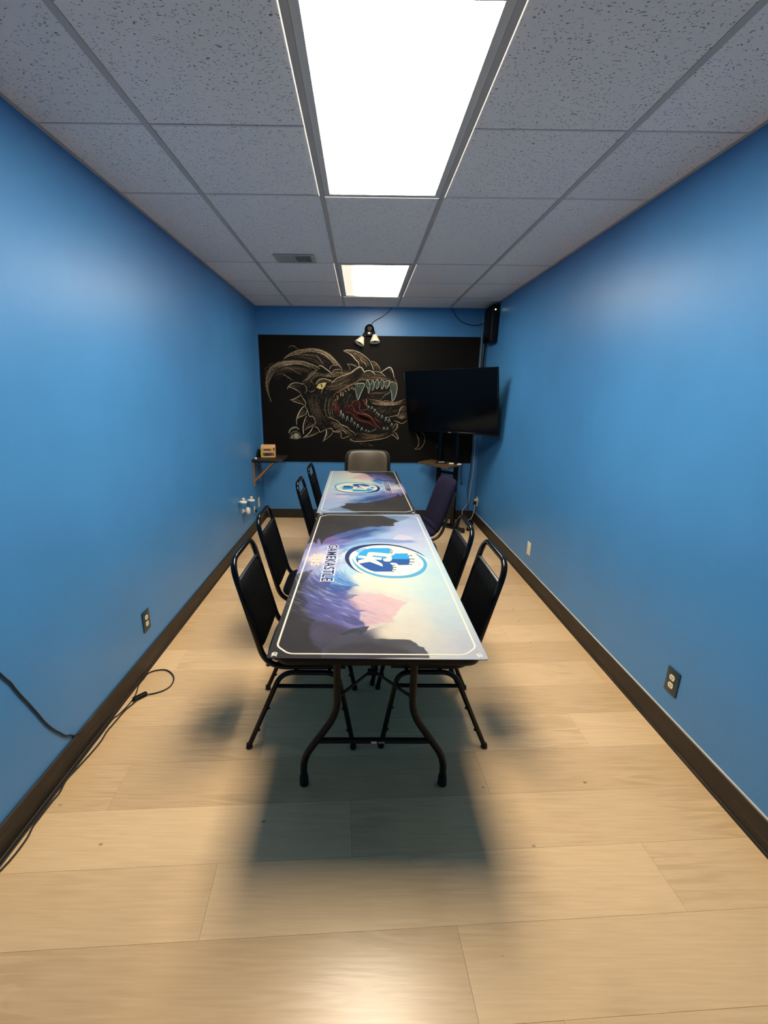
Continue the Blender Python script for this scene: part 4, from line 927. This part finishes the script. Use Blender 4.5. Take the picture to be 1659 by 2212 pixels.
for (c_, A_, B_, n_, k_) in (('C', [(0, 700), (200, 720), (420, 640), (620, 590)], [(0, 900), (160, 900), (330, 840), (560, 740)], 40, 'dim'), ('C', [(700, 560), (860, 560), (1040, 580), (1280, 620)], [(660, 680), (850, 670), (1050, 670), (1300, 730)], 30, 'dim'),
                         ('E', [(0, 600), (120, 650), (260, 740), (420, 860), (560, 940)], [(0, 780), (120, 790), (260, 830), (400, 940), (500, 1010)], 34, 'dim'), ('E', [(560, 900), (760, 930), (960, 920), (1180, 850)], [(560, 1020), (780, 1010), (1000, 980), (1220, 920)], 30, 'dim'),
                         ('B', [(820, 860), (900, 700), (1050, 600), (1250, 640)], [(950, 1000), (1000, 820), (1100, 720), (1300, 720)], 30, 'dim'), ('D', [(760, 150), (800, 400), (900, 650), (1050, 900)], [(1000, 100), (1050, 400), (1150, 650), (1300, 900)], 36, 'dim'), ('A', [(440, 350), (520, 380), (580, 430)], [(330, 400), (440, 450), (530, 490)], 26, 'dim'), ('A', [(160, 520), (230, 470), (340, 470), (440, 500)], [(200, 560), (260, 510), (350, 500), (430, 530)], 26, 'dim')):
    between(c_, A_, B_, n_, k_, 'chalk_shading', .6)
# little second eye in the corner and the claws below the screen
PID[0] += 1
stroke('D', [(285, 1130), (310, 1060), (380, 1000), (470, 985), (550, 1040)], 'green', 'chalk_eye', 4.2, 2, .6, 'green'); fill('D', [(310, 1260), (350, 1190), (440, 1130), (530, 1150), (600, 1240), (480, 1290), (400, 1280)], 'green', 'chalk_eye'); stroke('D', [(310, 1160), (400, 1090), (500, 1090), (590, 1180)], 'brown', 'chalk_eye', 1.4, 3)
fill('D', [(430, 1240), (440, 1140), (500, 1150), (520, 1250)], 'yellow', 'chalk_eye'); fill('D', [(370, 1240), (400, 1200), (425, 1240)], 'black', 'chalk_eye', False)
stroke('A', [(1048, 868), (1068, 905), (1070, 950), (1045, 975)], 'cream', 'chalk_claw', 1.0, 2); stroke('A', [(1085, 865), (1108, 895), (1105, 935), (1080, 970), (1045, 975)], 'cream', 'chalk_claw', .9, 2); stroke('A', [(1160, 885), (1190, 905), (1195, 940), (1175, 970)], 'brown', 'chalk_claw', .9, 2)
for (part, pid, key), m in layers.items():
    o = m.obj(part, 'chalk_' + key, cb, smooth=False)
    if part in ('chalk_shading', 'chalk_gums', 'chalk_outline'): o['kind'] = 'stuff'

# ---------------------------------------------------------------- twin clip lamp over the board
lp = at(798, 712, 1, YB - .03)
e = empty('wall_lamp', (lp[0], YB, lp[2]))
def Lp(u, v, d): q = at(u, v, 1, YB - d); return (q[0] - lp[0], -d, q[2] - lp[2])
MB().lathe([(.05, 0), (.056, .006), (.054, .03), (.04, .046), (.02, .05)], (0, 0, .005), (0, -1, 0), seg=24).obj('base', 'black_plastic', e)
MB().rbox(-.042, .042, -.046, -.002, -.075, .0, r=.012, seg=3).obj('clamp_body', 'black_plastic', e)
MB().rbox(-.016, .010, -.052, -.045, -.050, -.030, r=.003).obj('switch', 'white_plastic', e)
for (a, b, tip, ax) in (((-.035, -.03, -.02), (-.080, -.05, -.085), (-.103, -.068, -.150), (-.5, -.25, -1)), ((.045, -.03, -.01), (.062, -.055, -.06), (.060, -.072, -.150), (.05, -.2, -1))):
    MB().tube(smooth_path([a, tuple(np.add(a, b) / 2 + np.array([0, -.012, .01])), b], 4), .011, 10).obj('arm', 'black_plastic', e)
    A = np.array(ax) / np.linalg.norm(ax); c = np.array(b)
    sh = MB().lathe([(.021, 0), (.023, .002), (.060, .085), (.058, .085), (.021, .004)], c - A * .002, A, seg=28).obj('lamp_shade', 'shade_white', e)
    MB().lathe([(.012, .005), (.016, .02), (.026, .05), (.022, .07), (.004, .078)], c, A, seg=16).obj('bulb', 'duct_dark', sh)
tag(e, 'black twin wall lamp with two white cone shades over the chalkboard', 'lamp')
cp = [at(u, v, 1, YB - .008) for u, v in ((801, 704), (806, 696), (815, 690), (825, 685), (835, 677), (843, 669), (847, 664.5))]
cp[-1][2] = min(cp[-1][2], ZC - .004)
tag(MB().tube(smooth_path(cp, 5), .0035, 8).obj('lamp_cord', 'cable_black'), 'thin black cord rising from the twin wall lamp to the ceiling', 'cord')

# ================================================================ TELEVISION on a floor stand
TVC, TVW, TVyaw, TVtilt, TVroll = (.948, 5.067, 1.4926), 1.19, .782, .181, .010
TVH = TVW * .5625 + .015
e = empty('television', TVC)
cy_, sy_ = math.cos(TVyaw), math.sin(TVyaw)
a = np.array([cy_, -sy_, 0]); nrm = np.array([-sy_, -cy_, 0]); b = np.array([0, 0, 1]) * math.cos(TVtilt) + nrm * math.sin(TVtilt)
a2 = a * math.cos(TVroll) + b * math.sin(TVroll); b2 = b * math.cos(TVroll) - a * math.sin(TVroll); n2 = np.cross(a2, b2)
n2 = -n2
Mtv = Matrix(((a2[0], n2[0], b2[0], 0), (a2[1], n2[1], b2[1], 0), (a2[2], n2[2], b2[2], 0), (0, 0, 0, 1)))   # local -y faces the viewer
e.rotation_euler = Mtv.to_euler()
hw, hh = TVW / 2, TVH / 2
MB().rbox(-hw, hw, .001, .026, -hh, hh, r=.003).obj('cabinet', 'black_plastic', e)
bz = MB(); bz.rbox(-hw, hw, -.004, .004, hh - .008, hh, r=.0015, seg=1).rbox(-hw, -hw + .008, -.004, .004, -hh, hh, r=.0015, seg=1).rbox(hw - .008, hw, -.004, .004, -hh, hh, r=.0015, seg=1).rbox(-hw, hw, -.005, .004, -hh, -hh + .016, r=.002, seg=1)
bz.obj('bezel', 'black_powder', e)
MB().box(-hw + .007, hw - .007, -.001, .002, -hh + .015, hh - .007).obj('screen', 'screen_glass', e, smooth=False)
MB().rbox(-.02, .02, -.0065, -.004, -hh + .003, -hh + .010, r=.001, seg=1).obj('logo_plate', 'loom_grey', e)
MB().rbox(-.28, .28, .026, .046, -.24, .16, r=.008).obj('rear_housing', 'black_plastic', e)
tag(e, 'large black flat screen television angled out of the right back corner', 'television')

pL, pR = np.array([.938, 5.385]), np.array([1.113, 5.21]); pm_ = (pL + pR) / 2
dv = (pR - pL) / np.linalg.norm(pR - pL); nv = np.array([dv[1], -dv[0]]); nv = -nv if nv[1] > 0 else nv   # nv points at the viewer
e = empty('television_stand', (pm_[0], pm_[1], 0), math.atan2(dv[1], dv[0]))   # local x along the screen, local -y to the viewer
for s in (-1, 1):
    MB().rbox(s * .12 - .026, s * .12 + .026, -.012, .022, .05, 1.62, r=.006).obj('post', 'black_powder', e)
MB().rbox(-.094, .094, -.008, .016, .66, .69, r=.004).obj('cross_rail', 'black_powder', e)
MB().rbox(-.094, .094, -.008, .016, 1.30, 1.34, r=.004).obj('cross_rail', 'black_powder', e)
MB().rbox(-.13, .13, -.05, -.012, 1.36, 1.60, r=.006).rbox(-.03, .03, -.15, -.05, 1.45, 1.53, r=.006).obj('mount_plate', 'black_powder', e)
MB().rbox(-.15, .15, -.03, .04, .012, .05, r=.008).obj('base_bar', 'black_powder', e)
for s in (-1, 1):
    f = MB().tube([(s * .13, 0, .035), (s * .30, -.05, .03)], .02, 10).obj('foot', 'bronze_frame', e)
    MB().lathe([(.020, 0), (.025, .004), (.024, .05), (.018, .056)], (s * .31, -.053, 0), seg=14).obj('foot_cap', 'rubber', f)
    f = MB().tube([(s * .10, .02, .035), (s * .12, .13, .03)], .018, 10).obj('foot', 'bronze_frame', e)
tag(e, 'black two post floor stand with a small shelf under the television', 'television stand')
sl = [at(903, 997, 2, .79), at(968, 1010, 2, .79), at(997, 1003, 2, .79)]
sl.append(sl[0] + sl[2] - sl[1])
iv = Matrix.Rotation(-math.atan2(dv[1], dv[0]), 4, 'Z') @ Matrix.Translation((-pm_[0], -pm_[1], 0))
SP = [iv @ Vector((q[0], min(q[1], YB - .02), 0)) for q in sl]
MB().prism([(q.x, q.y) for q in SP], .770, .788).obj('shelf', 'stand_shelf', e, smooth=False)
# things lying on that shelf
for (u0, u1, v, nm, mt, lab, zt) in ((946, 960, 1000.0, 'streaming_box', 'black_plastic', 'small black box with a white top label on the television stand shelf', .014), (970, 980, 1001.5, 'remote_control', 'white_plastic', 'white remote on the television stand shelf, left of the other', .010), (987, 996, 1003.0, 'remote_control', 'white_plastic', 'white remote at the right corner of the television stand shelf', .010)):
    c0, c1 = at(u0, v, 2, .79), at(u1, v, 2, .79); c = (c0 + c1) / 2; wd = abs(c1[0] - c0[0])
    ee = empty(nm, (c[0], c[1] - .01, .788), -.25)
    MB().rbox(-wd / 2 - (.03 if nm[0] == 's' else 0), wd / 2 + (.03 if nm[0] == 's' else 0), -.03, .03, 0, zt, r=.003).obj('body', mt, ee)
    MB().rbox(-wd / 2 + .006, wd / 2 - .006, -.018, .02, zt - .0005, zt + .0018, r=.0006, seg=1).obj('top_label' if nm[0] == 's' else 'keypad', 'white_plastic' if nm[0] == 's' else 'ivory', ee)
    tag(ee, lab, 'electronics' if nm[0] == 's' else 'remote')
hg = [(998, 1004), (997.5, 1012), (996, 1025), (996.5, 1045)]
hp = [at(u, v, 1, 5.205) for u, v in hg]
hc = empty('hanging_cord', tuple(hp[-1]))
MB().tube([tuple(np.array(p) - hp[-1]) for p in smooth_path(hp, 4)], .004, 8).obj('cord', 'cable_black', hc); MB().rbox(-.011, .011, -.008, .008, -.012, .012, r=.003).obj('plug', 'cable_black', hc)
tag(hc, 'short black cord with plug hanging off the television stand shelf', 'cord')

# ---------------------------------------------------------------- speaker and cables in the right back corner
e = empty('wall_speaker', (XR, 5.36, 2.13))
MB().rbox(-.085, -.006, -.150, .135, .0, .375, r=.012, seg=3).obj('cabinet', 'black_plastic', e)
MB().rbox(-.094, -.083, -.138, .123, .012, .363, r=.005).obj('grille', 'black_vinyl', e)
MB().rbox(-.02, 0, -.05, .05, .14, .24, r=.004).obj('bracket', 'black_powder', e)
MB().lathe([(.006, 0), (.006, .003), (.001, .004)], (-.052, -.150, .318), (0, -1, 0), seg=10).obj('indicator_light', 'led_green', e)
tag(e, 'black loudspeaker high on the right wall with a small green light', 'speaker')
q = [at(u, v, 1, YB - .012) for u, v in ((975, 663.5), (979, 672), (986, 684), (996, 694), (1008, 700), (1022, 703), (1034, 702.5))] + [np.array([1.40, 5.55, 2.36]), np.array([1.415, 5.488, 2.36])]
q[0][2] = min(q[0][2], ZC - .006)
tag(MB().tube(smooth_path(q, 5), .0045, 8).obj('speaker_cable', 'cable_black'), 'black cable sagging from the ceiling to the loudspeaker', 'cable')
e = empty('cable_bundle', (1.43, YB, 0))
MB().tube(smooth_path([(0, -.03, 2.36), (.004, -.03, 2.25), (-.002, -.03, 2.0), (-.004, -.03, 1.75), (-.006, -.03, 1.5), (-.008, -.028, 1.34)], 5), .017, 10).obj('loom', 'cable_black', e)
ww = [(-.030 + .004 * math.sin(z * 30), -.022 - .004 * math.cos(z * 30), z) for z in np.arange(2.47, 1.2, -.02)]
MB().tube(ww, .0045, 6).obj('wrapped_cable', 'loom_grey', e)
tag(e, 'black cable bundle with a grey cable running down the right back corner', 'cable')
cw = [at(u, v, 1, YB - .025) for u, v in ((1026, 944), (1025, 980), (1022, 1020), (1017, 1055), (1013, 1075), (1010, 1088))] + [np.array([1.31, 5.56, .14]), np.array([1.305, 5.50, .075]), np.array([1.345, 5.44, .04]), np.array([1.40, 5.44, .075]), np.array([1.432, 5.46, .17]), np.array([1.445, 5.49, .235])]
tag(MB().tube(smooth_path(cw, 5), .0045, 8).obj('power_cable', 'cable_white'), 'pale cable hanging from the television and looping up to the wall outlet', 'cable')
ck = [at(u, v, 1, YB - .022) for u, v in ((1020, 944), (1019, 985), (1016, 1020), (1012, 1045), (1010, 1062), (1011, 1080))] + [np.array([1.385, 5.60, .13]), np.array([1.37, 5.55, .055])]
tag(MB().tube(smooth_path(ck, 5), .004, 8).obj('power_cable', 'cable_black'), 'black cable hanging down the right back corner beside the pale one', 'cable')
e = empty('power_strip', (1.345, 5.26, 0), 1.25)
MB().rbox(-.16, .16, -.028, .028, .0, .038, r=.006).obj('body', 'black_plastic', e)
for i, dx in enumerate((-.10, -.03, .05)):
    MB().rbox(dx - .02, dx + .02, -.02, .02, .036, .085 + .02 * (i % 2), r=.006).obj('plug', 'black_plastic', e)
MB().rbox(.10, .125, -.012, .012, .037, .045, r=.002).obj('switch', 'white_plastic', e)
tag(e, 'black power strip with plugs on the floor in the right back corner', 'power strip')

# ================================================================ WALL PLATES
def plate(side, y, z, mat, label, recept=None, h=.115, wd=.070, plugs=False, sock='ivory', nm='wall_outlet'):
    x = XL if side < 0 else XR; s = -side
    e = empty(nm, (x, y, z))
    X = lambda a0, a1: (min(s * a0, s * a1), max(s * a0, s * a1))
    x0, x1 = X(0, .006); MB().rbox(x0, x1, -wd / 2, wd / 2, -h / 2, h / 2, r=.0025).obj('cover_plate', mat, e)
    if recept:
        for dz in (-.020, .020):
            x0, x1 = X(.004, .0085)
            pts = [(.0165 * math.cos(q) if abs(math.cos(q)) < .95 else .0165 * math.copysign(1, math.cos(q)), max(-.0135, min(.0135, .0175 * math.sin(q)))) for q in np.linspace(0, 2 * math.pi, 24, endpoint=False)]
            r_ = MB().prism(pts, x0, x1, lambda a, b, c, dz=dz: (c, a, b + dz)).obj('receptacle', sock, e)
            for (dy, w2, h2, dz2) in ((-.006, .0012, .0042, .003), (.006, .0012, .0042, .003), (0, .0024, .0022, -.007)):
                x0, x1 = X(.0083, .0090); MB().box(x0, x1, dy - w2, dy + w2, dz + dz2 - h2, dz + dz2 + h2).obj('slot', 'slot_dark', r_, smooth=False)
    x0, x1 = X(.0055, .0075); MB().rbox(x0, x1, -.0025, .0025, -.0025, .0025, r=.0008, seg=1).obj('screw', mat if not recept else 'plate_dark', e)
    return tag(e, label, 'outlet' if recept else 'wall plate')
plate(-1, 2.335, .290, 'plate_dark', 'dark outlet cover with ivory sockets low on the left wall', True, .125, .082)
plate(1, 1.795, .288, 'plate_dark', 'dark outlet cover with ivory sockets low on the right wall', True, .125, .082)
plate(1, 3.668, .289, 'ivory', 'blank ivory wall plate low on the right wall halfway back', None, .115, .072, nm='blank_plate')
e1 = plate(1, 5.50, .275, 'ivory', 'ivory outlet with a plug in it near the right back corner', True, .115, .07)
MB().rbox(-.045, -.006, -.016, .016, -.038, -.002, r=.005).obj('plug', 'cable_black', e1); MB().rbox(-.035, -.006, -.014, .014, .008, .034, r=.005).obj('adapter', 'ivory', e1)
plate(-1, 5.30, .288, 'ivory', 'ivory wall plate on the left wall below the corner shelf', None, .115, .07, nm='blank_plate')
e2 = plate(-1, 5.06, .255, 'ivory', 'small ivory jack plate on the left wall just above a chair back', None, .07, .045, nm='jack_plate')
MB().rbox(.005, .03, -.012, .012, -.03, .0, r=.004).obj('plug', 'cable_black', e2)
MB().box(XR - .0012, XR, 5.03, 5.06, .235, .325).obj('wall_patch', 'wall_patch', wr, smooth=False)
MB().box(XR - .0012, XR, 5.04, 5.12, .325, .331).obj('wall_patch', 'wall_patch', wr, smooth=False)

# white knobs on the left wall
for i, (y, z, lab) in enumerate(((4.43, .498, 'white round peg on the left wall, upper one nearer the camera'), (4.76, .440, 'white round peg on the left wall, upper one nearer the corner'))):
    e = empty('coat_peg', (XL, y, z))
    MB().lathe([(.012, 0), (.034, .002), (.040, .010), (.034, .020), (.016, .026)], (.044, 0, -.012), (.12, 0, 1), seg=20).obj('disc', 'white_plastic', e)
    MB().lathe([(.010, 0), (.010, .008), (.016, .012), (.017, .022), (.012, .028)], (.046, 0, .012), (.12, 0, 1), seg=16).obj('cap', 'white_plastic', e)
    MB().tube([(0, 0, -.004), (.03, 0, -.003)], .008, 8).obj('stem', 'white_plastic', e)
    tag(e, lab, 'peg', 'white wall pegs')
e = empty('coat_peg', (XL, 4.56, .368))
MB().lathe([(.012, .0), (.012, .03), (.026, .034), (.038, .045), (.040, .060), (.030, .074), (.012, .078)], (0, 0, 0), (1, 0, .05), seg=20).obj('cap', 'white_plastic', e)
MB().lathe([(.024, 0), (.026, .003), (.022, .006)], (0, 0, 0), (1, 0, 0), seg=20).obj('backplate', 'white_plastic', e)
tag(e, 'white round peg on the left wall, the lowest of the three', 'peg', 'white wall pegs')

# ================================================================ CORNER SHELF with caddy
e = empty('wall_shelf', (XL, 5.06, .84))
MB().rbox(0, .345, 0, .42, -.022, 0, r=.004).obj('shelf_board', 'shelf_dark', e)
for y in (.045, .36):
    br_ = MB().rbox(0, .018, y - .009, y + .009, -.315, -.022, r=.003).obj('bracket_upright', 'bracket_wood', e)
    MB().prism([(.018, -.262), (.018, -.236), (.238, -.022), (.266, -.022)], y - .008, y + .008, lambda a, b, c: (a, c, b)).obj('bracket_brace', 'bracket_wood', e, smooth=False)
    MB().rbox(.022, .28, y - .011, y + .011, -.040, -.022, r=.002).obj('bracket_arm', 'shelf_dark', e)
tag(e, 'small dark corner shelf on wooden brackets on the left wall', 'shelf')
e = empty('chalk_caddy', (-1.100, 5.30, .84), .10)
w2, d2, h2 = .083, .05, .145
MB().rbox(-w2, w2, -d2, d2, 0, .008, r=.001, seg=1).obj('bottom', 'plywood', e)
fp = MB()   # front panel: printed window below, handle slot above
fp.rbox(-w2, w2, -d2, -d2 + .006, .052, .080, r=.001, seg=1).rbox(-w2, -.05, -d2, -d2 + .006, .080, .094, r=.001, seg=1).rbox(.035, w2 - .018, -d2, -d2 + .006, .080, .094, r=.001, seg=1).rbox(-w2, w2 - .018, -d2, -d2 + .006, .094, .112, r=.001, seg=1)
fp.obj('front_panel', 'plywood', e)
MB().rbox(-w2, w2, d2 - .006, d2, .008, .11, r=.001, seg=1).obj('back_panel', 'plywood', e)
for s in (-1, 1): MB().rbox(s * w2 - (.006 if s > 0 else 0), s * w2 + (.006 if s < 0 else 0), -d2 + .006, d2 - .006, .008, .105, r=.001, seg=1).obj('side_panel', 'plywood', e)
MB().prism([(-d2, .112), (d2, .112), (.01, h2), (-.004, h2)], -w2 + .004, w2, lambda a, b, c: (c, a, b)).obj('lid', 'plywood', e, smooth=False)
for s in (-1, 1): MB().rbox(s * (w2 - .008) - .008, s * (w2 - .008) + .008, -d2, -d2 + .005, .008, .052, r=.001, seg=1).obj('front_post', 'print_yellow' if s < 0 else 'plywood', e)
MB().rbox(-w2 + .016, w2 - .016, -d2, -d2 + .005, .008, .016, r=.001, seg=1).obj('front_lip', 'print_yellow', e)
tag(e, 'small wooden caddy of coloured chalk on the corner shelf', 'caddy')
cc = ['marker_yellow', 'marker_green', 'marker_blue', 'marker_blue', 'marker_purple', 'marker_red', 'marker_pink']
for i, c in enumerate(cc):
    x = -1.100 + math.cos(.10) * (-.058 + i * .0185); y = 5.30 + math.sin(.10) * (-.058 + i * .0185) - .033
    nmn = c.split('_')[1]
    o = MB().lathe([(.006, 0), (.0075, .002), (.0075, .030), (.006, .033), (.0055, .04 + .006 * (i % 3)), (.003, .044 + .006 * (i % 3))], seg=10).obj('chalk_stick', c); o.location = (x, y, .848)
    lab = {0: 'yellow chalk stick at the left end of the wooden caddy', 1: 'green chalk stick in the wooden caddy', 2: 'dark blue chalk stick in the wooden caddy, beside the green one', 3: 'dark blue chalk stick in the wooden caddy, beside the purple one', 4: 'purple chalk stick in the wooden caddy', 5: 'red chalk stick in the wooden caddy', 6: 'pink chalk stick at the right end of the wooden caddy'}[i]
    tag(o, lab, 'chalk', 'chalk sticks in the caddy')
e = empty('eraser', (-1.205, 5.325, .84), .05)
MB().rbox(-.014, .014, -.03, .03, 0, .085, r=.004).obj('grip', 'black_plastic', e); MB().rbox(-.022, -.014, -.03, .03, 0, .085, r=.002).obj('felt_pad', 'rubber', e)
tag(e, 'black eraser standing beside the wooden caddy on the corner shelf', 'eraser')
o = MB().lathe([(.014, 0), (.016, .003), (.016, .012), (.012, .018)], seg=14).obj('chalk_cup', 'ivory'); o.location = (XL + .04, 5.10, .84)
tag(o, 'tiny pale cap at the near corner of the corner shelf', 'cap')

# ================================================================ FLOOR AND WALL CORDS, LEFT
wc = [at(u, v, 0, XL + .005) for u, v in ((-60, 1400), (0, 1455), (12, 1466), (22, 1474), (32, 1487), (45, 1502), (62, 1520), (80, 1540), (95, 1558), (107, 1569), (118, 1577), (130, 1583), (142, 1589.5), (152, 1588), (163, 1589))]
wc.append(wc[-1] + np.array([.012, .03, -.006]))
tag(MB().tube(smooth_path(wc, 4), .0035, 8).obj('extension_cable', 'cable_black'), 'thin black cord slanting down the left wall to the baseboard', 'cord')
FC = lambda u, v: at(u, v, 2, .005)
e = empty('floor_cord', tuple(FC(303, 1507) * np.array([1, 1, 0])))
o0 = np.array(e.location)
xlim = XL + BT + .0135
def fc(pts):
    out = []
    for u, v in pts:
        q = FC(u, v); q[0] += .02 * min(1, max(0, (-1.1 - q[0]) / .1)); q[0] = max(q[0], xlim); out.append(q - o0)
    return out
loop = fc([(287, 1514), (278, 1521), (262, 1534), (240, 1559), (222, 1580), (208, 1602), (186, 1628), (160, 1656), (133, 1685), (118, 1712), (100, 1733), (75, 1765), (60, 1785), (48, 1808), (30, 1833), (12, 1855), (0, 1868), (-30, 1900), (-80, 1960)])
MB().tube(smooth_path(loop, 5), .0036, 8).obj('cord', 'cable_black', e)
loop2 = fc([(317, 1500), (336, 1497), (352, 1492), (366, 1484), (374, 1473), (375, 1462), (368, 1452), (354, 1447), (338, 1447), (322, 1450), (308, 1456), (298, 1466)])
MB().tube(smooth_path(loop2, 5), .0036, 8).obj('cord', 'cable_black', e)
loop3 = fc([(298, 1466), (292, 1480), (286, 1498), (276, 1514), (262, 1530), (246, 1545), (234, 1553)]) + fc([(205, 1590), (150, 1655), (100, 1715), (60, 1765), (30, 1810), (0, 1855), (-60, 1930)])
MB().tube(smooth_path(loop3, 5), .0028, 8).obj('cord', 'cable_black', e)
A_, B_ = np.array(FC(288, 1514)), np.array(FC(318, 1499)); dd = B_ - A_; ang = math.atan2(dd[1], dd[0]); ln = np.linalg.norm(dd)
Mx = Matrix.Translation(Vector(((A_ + B_) / 2 - o0)) + Vector((0, 0, .004))) @ Matrix.Rotation(ang, 4, 'Z')
MB().rbox(-ln / 2, ln / 2, -.013, .013, -.008, .012, r=.006, seg=3, M=Mx).obj('inline_switch', 'black_plastic', e)
tag(e, 'thin black cord with an inline switch lying along the left baseboard', 'cord')
